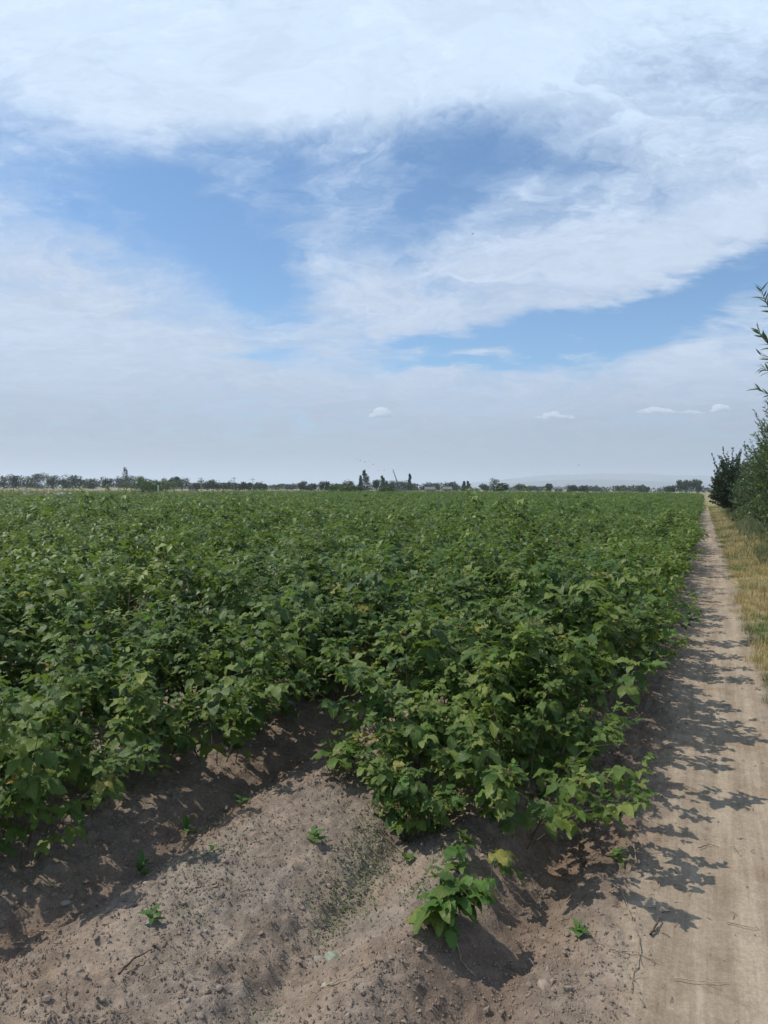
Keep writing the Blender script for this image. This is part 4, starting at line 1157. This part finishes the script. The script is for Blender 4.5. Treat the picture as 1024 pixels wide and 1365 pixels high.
# ---- shrubs on the right of the track
def shoot(G, H, g, p0, p1, sag, nleaf, L, Wd, r=.006, start=.3, spread=.8, bend=None):
    mid = (p0 + p1) / 2 + np.array([0, 0, sag]) if bend is None else bend
    us = np.linspace(0, 1, 6); Q = np.array([(1 - u) ** 2 * p0 + 2 * u * (1 - u) * mid + u * u * p1 for u in us])
    v, f = tube(Q, np.linspace(r, r * .3, 6), 3); G.add(v, f)
    u = start + (1 - start) * g.uniform(0, 1, nleaf) ** .85
    P = ((1 - u) ** 2)[:, None] * p0 + (2 * u * (1 - u))[:, None] * mid + (u * u)[:, None] * p1
    tan = 2 * ((1 - u)[:, None] * (mid - p0) + u[:, None] * (p1 - mid)); tan /= np.linalg.norm(tan, axis=1)[:, None] + 1e-9
    q = g.normal(0, 1, (nleaf, 3)); d = tan * .9 + q / np.linalg.norm(q, axis=1)[:, None] * spread; d /= np.linalg.norm(d, axis=1)[:, None]
    x = np.cross(d, g.normal(0, 1, (nleaf, 3))); x /= np.linalg.norm(x, axis=1)[:, None] + 1e-9
    s = L * g.uniform(.6, 1.2, nleaf)[:, None]; z = np.cross(x, d)
    V = np.stack([P, P + d * s * .42 - x * Wd * s / L / 2 + z * s * .05, P + d * s * .42 + x * Wd * s / L / 2 + z * s * .05, P + d * s - z * s * .08], 1)
    Fx = np.array([[0, 2, 1], [1, 2, 3]])[None] + (np.arange(nleaf) * 4)[:, None, None]
    H.add(V.reshape(-1, 3), Fx.reshape(-1, 3), None, np.repeat(g.uniform(0, .8, nleaf), 4))
def shrub(name, s, t, rad, h, nshoot, nleaf, L, Wd, mat, label, cat, seed, upright=.5, group='shrubs along the right side of the track', spiky=0, low=.1):
    g = np.random.default_rng(seed); x, y = st2xy(s, t); root = bpy.data.objects.new(name, None)
    root.location = (x, y, float(ground_z(s, t, False))); COL.objects.link(root); tag(root, label, cat, group)
    G, H = Geo(), Geo()
    lobes = [(g.uniform(0, 6.28), g.uniform(.75, 1.15)) for _ in range(5)]
    for k in range(4):
        a = g.uniform(0, 6.28); p1 = np.array([math.cos(a) * rad * .25, math.sin(a) * rad * .25, h * .55]); v, f = tube([(0, 0, -.1), p1 * .5, p1], [h * .014, h * .011, h * .006], 6); G.add(v, f)
    for k in range(nshoot):
        a = g.uniform(0, 6.28); lob = max(.72, max(m * math.cos((a - b)) for b, m in lobes))
        ph = math.acos(1 - g.uniform(0, 1) ** .8 * 1.02) if g.uniform() < 1 else 0
        ph = min(ph, 1.5)
        rr = g.uniform(.62, 1.02) * lob
        e = np.array([math.cos(a) * math.sin(ph) * rad * rr, math.sin(a) * math.sin(ph) * rad * rr, h * (low + (1 - low) * max(0, math.cos(ph)) ** .55 * g.uniform(.55, 1.04))])
        b = e * (.12, .12, .30) + (0, 0, .05)
        b = b * (1 - .5) + e * .5 * g.uniform(.2, .9) * (.6, .6, .8)
        shoot(G, H, g, b, e, .12 * h * upright, nleaf, L, Wd, .004 + .003 * h / 3, .15, .9)
    for k in range(spiky):
        a = math.pi + ROW * 0 + g.uniform(-1.2, 1.2); ph = g.uniform(.1, 1.1)
        e = np.array([math.cos(a) * math.sin(ph) * rad * 1.28, math.sin(a) * math.sin(ph) * rad * 1.28, h * (.12 + .98 * math.cos(ph)) * 1.06])
        shoot(G, H, g, e * .6, e, .05, nleaf // 2, L, Wd, .010, .2, .6)
    link('stems', G.mesh('stems', M['bark']), root)
    f_ = link('foliage', H.mesh('foliage', mat), root); f_['kind'] = 'stuff'
    return root
shrub('dark_shrub', 1.55, 47.0, 1.75, 3.95, 420, 70, .12, .07, M['hedge'], 'dark spiky shrub at the far end of the hedge beside the track', 'shrub', 71, spiky=3)
shrub('dark_shrub', 2.4, 39.0, 1.5, 3.5, 300, 60, .11, .06, M['hedge'], 'dark low shrub tucked behind the willow thicket', 'shrub', 73, spiky=2)
shrub('willow_shrub', 2.1, 31.0, 1.5, 3.3, 330, 64, .10, .030, M['willow'], 'farthest green willow shrub, touching the dark spiky shrub', 'willow', 75)
shrub('willow_shrub', 2.15, 24.5, 1.45, 3.7, 330, 66, .095, .026, M['willow'], 'green willow shrub second from the dark spiky shrub', 'willow', 77)
shrub('willow_shrub', 1.95, 19.0, 1.4, 4.6, 400, 72, .09, .022, M['willow'], 'tall green willow shrub whose tips break the skyline', 'willow', 79)
shrub('willow_shrub', 1.85, 13.4, 1.25, 4.9, 460, 72, .09, .020, M['willow'], 'nearest full willow shrub, cut by the right edge', 'willow', 81)
shrub('bramble_bush', 1.75, 17.5, .6, 1.2, 60, 50, .05, .028, M['weed'], 'grey green bramble at the foot of the willow shrubs', 'bramble', 83)
shrub('bramble_bush', 1.95, 23.0, .7, 1.4, 60, 50, .055, .03, M['weed'], 'grey green bramble farther along the willow foot', 'bramble', 85)
shrub('bramble_bush', 1.5, 36.0, .5, .7, 40, 40, .06, .04, M['green_grass'], 'bright green low plant at the foot of the dark shrub', 'bramble', 87)

# the near willow whose branch tips hang in at the right edge
def willow_leaf_mesh(seed):
    g = np.random.default_rng(seed); V, Ft, Fq_, U = leaflet(.118, .021, 5, .25, g.uniform(.05, .35), seed, 0, .0005)
    G = Geo(); G.add(V, Ft, U); G.f4.append(Fq_); return G.mesh('willow_leaf', M['willow'])
WL = [willow_leaf_mesh(i) for i in range(4)]
def near_willow():
    g = np.random.default_rng(91)
    bx, by = st2xy(2.15, 9.6)
    root = bpy.data.objects.new('willow_tree', None); root.location = (bx, by, 0.05); COL.objects.link(root)
    tag(root, 'near willow whose narrow leafed branch tips hang in against the sky', 'willow', 'shrubs along the right side of the track')
    base = np.array([bx, by, .05])
    G = Geo(); forks = []
    for k in range(4):
        a = g.uniform(0, 6.28); p1 = np.array([math.cos(a) * .3, math.sin(a) * .3, 2.0]); forks.append(p1)
        v, f = tube([(0, 0, -.15), p1 * (.4, .4, .5), p1], [.06, .05, .028], 7); G.add(v, f)
    link('trunk', G.mesh('trunk', M['bark']), root)
    G, H = Geo(), Geo()
    for k in range(110):
        a = g.uniform(-1.9, 1.9); ph = math.acos(1 - g.uniform(0, 1)); e = np.array([math.cos(a) * math.sin(ph) * 1.1 + .25, math.sin(a) * math.sin(ph) * 1.2, 1.6 + 2.6 * math.cos(ph) * g.uniform(.6, 1)])
        shoot(G, H, g, forks[k % 4] * (1, 1, g.uniform(.6, 1)), e, .2, 40, .10, .016)
    link('boughs', G.mesh('boughs', M['bark']), root)
    f_ = link('foliage', H.mesh('foliage', M['willow']), root); f_['kind'] = 'stuff'
    D0 = by + .05
    def W_(px, py, dd=0): return np.array([(px - 512) / F * (D0 + dd), D0 + dd, EYE + (horizon(px) - py) / F * (D0 + dd)]) - base
    shoots = [([(1060, 520), (1042, 462), (1026, 424), (1013, 402), (1008, 386)], 19),
              ([(1062, 540), (1044, 492), (1028, 468), (1014, 455), (1005, 441)], 20),
              ([(1060, 545), (1040, 500), (1024, 478), (1009, 474)], 14),
              ([(1060, 560), (1042, 515), (1026, 497), (1010, 492)], 15),
              ([(1064, 470), (1050, 420), (1036, 390), (1026, 376)], 13),
              ([(1066, 570), (1046, 545), (1028, 530), (1004, 518)], 18)]
    for k, (pp, nl) in enumerate(shoots):
        P = np.array([W_(a, b, .12 * (k % 3) - .1) for a, b in pp]); P[0] = forks[k % 4]
        u = np.linspace(0, len(P) - 1, 14); Q = np.stack([np.interp(u, np.arange(len(P)), P[:, i]) for i in range(3)], 1)
        for _ in range(2): Q[1:-1] = (Q[:-2] + Q[1:-1] * 2 + Q[2:]) / 4
        G = Geo(); v, f = tube(Q, np.linspace(.010, .0018, len(Q)), 5); G.add(v, f); br = link('branch', G.mesh('branch', M['bark']), root)
        for i in range(nl):
            w = 4.5 + (len(Q) - 1.01 - 4.5) * (i + .6) / nl; j = int(w); p = Q[j] + (Q[j + 1] - Q[j]) * (w - j); tn = Q[j + 1] - Q[j]; tn /= np.linalg.norm(tn)
            side = np.array([tn[2], 0, -tn[0]]) * (1 if i % 2 else -1)
            d = tn * g.uniform(.6, 1.0) + side * g.uniform(.35, .75) + g.normal(0, .18, 3)
            o = link('leaf', WL[i % 4], br, tuple(p), scale=g.uniform(.75, 1.15)); o.rotation_mode = 'QUATERNION'; o.rotation_quaternion = Matrix(frame(d, g.uniform(-1.2, 1.2)).tolist()).to_quaternion()
near_willow()

# ------------------------------------------------------------------ far structures
def boxg(G, cx, cy, cz, sx_, sy_, sz_):
    V = np.array([(i, j, k) for i in (-.5, .5) for j in (-.5, .5) for k in (-.5, .5)]) * (sx_, sy_, sz_) + (cx, cy, cz)
    G.add(V, [(0, 1, 3, 2), (4, 6, 7, 5), (0, 4, 5, 1), (2, 3, 7, 6), (0, 2, 6, 4), (1, 5, 7, 3)])
def house(px, D, wpx, hw, hr, label):
    x = (px - 512) / F * D; w = wpx / F * D
    root = bpy.data.objects.new('house', None); root.location = (x, D, 0); COL.objects.link(root); tag(root, label, 'house', 'low houses among the far trees')
    G = Geo(); boxg(G, 0, 0, hw / 2, w, 6, hw); link('wall', G.mesh('wall', M['wall'], False), root)
    o_ = .3; V = [(-w / 2 - o_, -3 - o_, hw), (w / 2 + o_, -3 - o_, hw), (w / 2 + o_, 3 + o_, hw), (-w / 2 - o_, 3 + o_, hw), (-w / 2 - o_, 0, hw + hr), (w / 2 + o_, 0, hw + hr)]
    G = Geo(); G.add(V, [(0, 1, 5, 4), (2, 3, 4, 5), (0, 3, 2, 1)]); G.f3.append(np.array([(0, 4, 3), (1, 2, 5)])); link('roof', G.mesh('roof', M['roof'], False), root)
    for k in (-1, 1):
        G = Geo(); boxg(G, k * w * .25, -3.0, hw * .55, 1.0, .12, 1.1); link('window', G.mesh('window', M['glass'], False), root)
house(258, 300, 8, 2.4, 1.0, 'small white house between the left trees and first utility pole')
house(573, 275, 12, 1.3, 1.0, 'left grey roofed house right of the slim cypress')
house(596, 278, 10, 1.4, 1.0, 'right grey roofed house among the hazy trees')
house(742, 330, 10, 2.0, .8, 'low white house right of the small dark tree')
house(757, 340, 8, 2.2, .9, 'smaller white house touching the low white one')
def pole(px, top, D, r, label, arm=True, mat=None, name='utility_pole', grp='utility poles along the horizon', cat='utility pole'):
    h = height_at(px, top, D); x = (px - 512) / F * D
    root = bpy.data.objects.new(name, None); root.location = (x, D, 0); COL.objects.link(root); tag(root, label, cat, grp)
    G = Geo(); v, f = tube([(0, 0, -.3), (0, 0, h * .5), (0, 0, h)], [r, r * .9, r * .75], 8); G.add(v, f); G.add(np.array([(r * .75 * math.cos(i * math.pi / 4), r * .75 * math.sin(i * math.pi / 4), h) for i in range(8)]), [(0, 1, 2, 3), (0, 3, 4, 5), (0, 5, 6, 7)])
    link('shaft', G.mesh('shaft', mat or M['pole']), root)
    if arm:
        G = Geo(); boxg(G, 0, -r - .04, h - .45, 1.5, .09, .10); link('crossarm', G.mesh('crossarm', M['pole'], False), root)
        for k in (-.6, 0, .6):
            G = Geo(); v, f = tube([(k, -r - .04, h - .40), (k, -r - .04, h - .22)], [.045, .03], 6); G.add(v, f); link('insulator', G.mesh('insulator', M['white']), root)
for a in [(268, 636, 220, .11, 'first utility pole from the left, beside the white house'), (308, 639, 230, .10, 'shorter pole of the close pair left of the gap'),
          (312, 635.5, 225, .11, 'taller pole of the close pair left of the gap'), (337, 637, 230, .10, 'fourth utility pole from the left among the round bushes'),
          (349, 641, 300, .10, 'short faint pole right of the fourth utility pole')]:
    pole(*a)
pole(211, 646.5, 62, .055, 'white marker post standing in the weeds at the field edge', False, M['white'], 'marker_post', None, 'post')
# leaning crane boom
D = 250; root = bpy.data.objects.new('crane', None); x0 = (532 - 512) / F * D; root.location = (x0, D, 0); COL.objects.link(root)
tag(root, 'thin crane boom leaning left above the dark trees on the horizon', 'crane')
b0 = np.array([0, 0, 1.6]); b1 = np.array([(523.5 - 532) / F * D, 0, height_at(523, 625.5, D)])
G = Geo(); v, f = tube([b0, (b0 + b1) / 2, b1], [.22, .17, .11], 6); G.add(v, f); link('boom', G.mesh('boom', M['metal']), root)
G = Geo(); boxg(G, .6, 0, 1.1, 4.2, 2.2, 1.0); link('chassis', G.mesh('chassis', M['metal'], False), root)
G = Geo(); boxg(G, 1.9, 0, 2.1, 1.4, 2.0, .98); link('cab', G.mesh('cab', M['metal'], False), root)
for wx in (-.9, 2.1):
    G = Geo(); v, f = tube([(wx, -1.3, .45), (wx, -1.05, .45)], [.45, .45], 12); G.add(v, f); link('wheel', G.mesh('wheel', M['bird']), root)
G = Geo(); v, f = tube([b1, b1 + (0, 0, -1.6)], [.02, .02], 3); G.add(v, f); link('cable', G.mesh('cable', M['metal']), root)

# hills, nearly lost in the air
def ridge(name, D, x0, x1, prof, seed):
    g = np.random.default_rng(seed); nx, ny = 160, 14
    px = np.linspace(x0, x1, nx); V = []
    for j in range(ny):
        v_ = j / (ny - 1); Yd = D + 900 * v_ - 0
        for p_ in px:
            hpx = np.interp(p_, prof[0], prof[1]) + 1.0 * float(fbm(np.array(p_), np.array(0.0), .02, 4, seed))
            hh = max(0, hpx) / F * D * math.sin(math.pi * min(1, v_ * .9 + .02) ) * (1 + .12 * float(fbm(np.array(p_), np.array(v_ * 60), .05, 3, seed)))
            V.append(((p_ - 512) / F * Yd, Yd, hh - 4))
    idx = np.arange(nx * ny).reshape(ny, nx); Fq_ = np.stack([idx[:-1, :-1], idx[:-1, 1:], idx[1:, 1:], idx[1:, :-1]], -1).reshape(-1, 4)
    o = link(name, mesh_np(name, np.array(V), Fq_, M['hill'])); tag(o, kind='structure')
ridge('hills', 4200, 600, 1500, ([600, 640, 680, 730, 800, 900, 960, 1100, 1500], [0, 3, 10, 15, 17, 13, 12, 15, 6]), 3)
ridge('hills', 6000, 480, 1600, ([480, 560, 650, 720, 800, 860, 1000, 1600], [0, 4, 12, 21, 24, 24, 20, 8]), 5)
ridge('hills', 6200, -400, 640, ([-400, 0, 300, 480, 640], [3, 4, 3, 5, 0]), 6)

# birds over the field
def bird_parts(seed):
    g = np.random.default_rng(seed); G = Geo()
    v, f = tube([(0, -.16, 0), (0, -.08, .0), (0, .03, .0), (0, .12, .01), (0, .16, .012)], [.006, .035, .045, .028, .006], 6); G.add(v, f)
    G.add([(-.03, -.13, 0), (.03, -.13, 0), (.045, -.25, 0), (-.045, -.25, 0)], [(0, 1, 2, 3)])
    B = G.mesh('bird_body', M['bird']); Ws = []
    for sgn in (-1, 1):
        up = g.uniform(-.05, .16)
        G = Geo(); G.add([(sgn * .02, .07, .01), (sgn * .02, -.06, .01), (sgn * .2, .10, .02 + up * .7), (sgn * .2, -.05, .02 + up * .7), (sgn * .42, .0, .0 + up), (sgn * .40, -.06, up)],
                         [(0, 2, 3, 1), (2, 4, 5, 3)]); Ws.append(G.mesh('bird_wing', M['bird']))
    return B, Ws
BP = [bird_parts(i) for i in range(3)]
for i, (px, py, D, lb) in enumerate([(393, 571, 150, 'dark bird flying apart, highest left of the flock'), (480, 614, 160, 'small bird at the top left of the flock'), (486, 616, 165, 'small bird near the top of the flock'),
    (492, 615, 170, 'small bird near the top right of the flock'), (497, 619, 160, 'bird in the middle of the flock'), (505, 627, 150, 'lowest and largest bird of the flock near the boom'), (512, 627, 165, 'bird right of the lowest one, next to the boom tip'),
    (626, 316, 120, 'lone bird high in the cloudy sky'), (771, 620, 160, 'lone bird low over the right part of the field'), (475, 612, 175, 'faint bird at the left end of the flock')]):
    B, Ws = BP[i % 3]; root = bpy.data.objects.new('bird', None); root.location = ((px - 512) / F * D, D, height_at(px, py, D)); root.rotation_euler = (R(10), R((i * 37) % 40 - 20), R((i * 71) % 360))
    root.scale = (.9,) * 3; COL.objects.link(root); tag(root, lb, 'bird', 'birds in the sky')
    link('body', B, root); link('wing', Ws[0], root); link('wing', Ws[1], root)

# small white clouds low over the horizon
def cumulus(px, py, wpx, hpx, label, seed):
    g = np.random.default_rng(seed); D = 15000; w = wpx / F * D; h = hpx / F * D; import bmesh
    bm = bmesh.new(); bmesh.ops.create_icosphere(bm, subdivisions=3, radius=1); me0 = bpy.data.meshes.new('t'); bm.to_mesh(me0); bm.free()
    co = np.empty(len(me0.vertices) * 3); me0.vertices.foreach_get('co', co); co = co.reshape(-1, 3); fa = np.array([list(p.vertices) for p in me0.polygons]); bpy.data.meshes.remove(me0)
    G = Geo()
    for k in range(34):
        u = g.uniform(-1, 1); env = (1 - abs(u) ** 1.6) * (.55 + .6 * vnoise(np.array(u * 3.0 + seed), np.array(0.5), 3))
        r = h * .40 * g.uniform(.5, 1.0) * (.35 + env)
        c = np.array([u * w / 2, g.uniform(-.3, .3) * h, h * g.uniform(0, .7) * env])
        dsp = 1 + .16 * fbm(co[:, 0] * 2 + k * 7, co[:, 1] * 2 + co[:, 2] * 2.7, 1.2, 4, seed + k)
        G.add(co * dsp[:, None] * r * np.array([1.9, 1, .95]) + c, fa)
    o = link('cloud', G.mesh('cloud', M['cloud']), None, ((px - 512) / F * D, D, height_at(px, py, D))); tag(o, label, 'cloud', 'small white clouds low over the horizon')
cumulus(507, 555, 30, 11, 'small white cloud low above the middle of the horizon', 1)
cumulus(738, 557, 54, 9, 'flat white cloud left of the chain of three', 2)
cumulus(872, 550, 50, 10, 'largest white cloud of the low chain near the willow tips', 3)
cumulus(918, 551, 34, 6, 'thin white cloud in the middle of the low chain', 4)
cumulus(958, 548, 24, 10, 'rightmost small white cloud next to the willow tips', 5)

# ------------------------------------------------------------------ air
def haze():
    m = bpy.data.materials.new('haze_air'); m.use_nodes = True; T = NT(m.node_tree); T.n.clear()
    out = T.new('ShaderNodeOutputMaterial'); v = T.new('ShaderNodeVolumePrincipled')
    v.inputs['Color'].default_value = (0.78, 0.87, 1.0, 1); v.inputs['Density'].default_value = 0.00026; v.inputs['Anisotropy'].default_value = 0.2
    T.link(v.outputs[0], out.inputs['Volume'])
    G = Geo(); boxg(G, 0, 4500, 90, 24000, 21000, 190); me_ = G.mesh('haze', m, False)
    o = link('haze', me_); tag(o, kind='stuff')
haze()
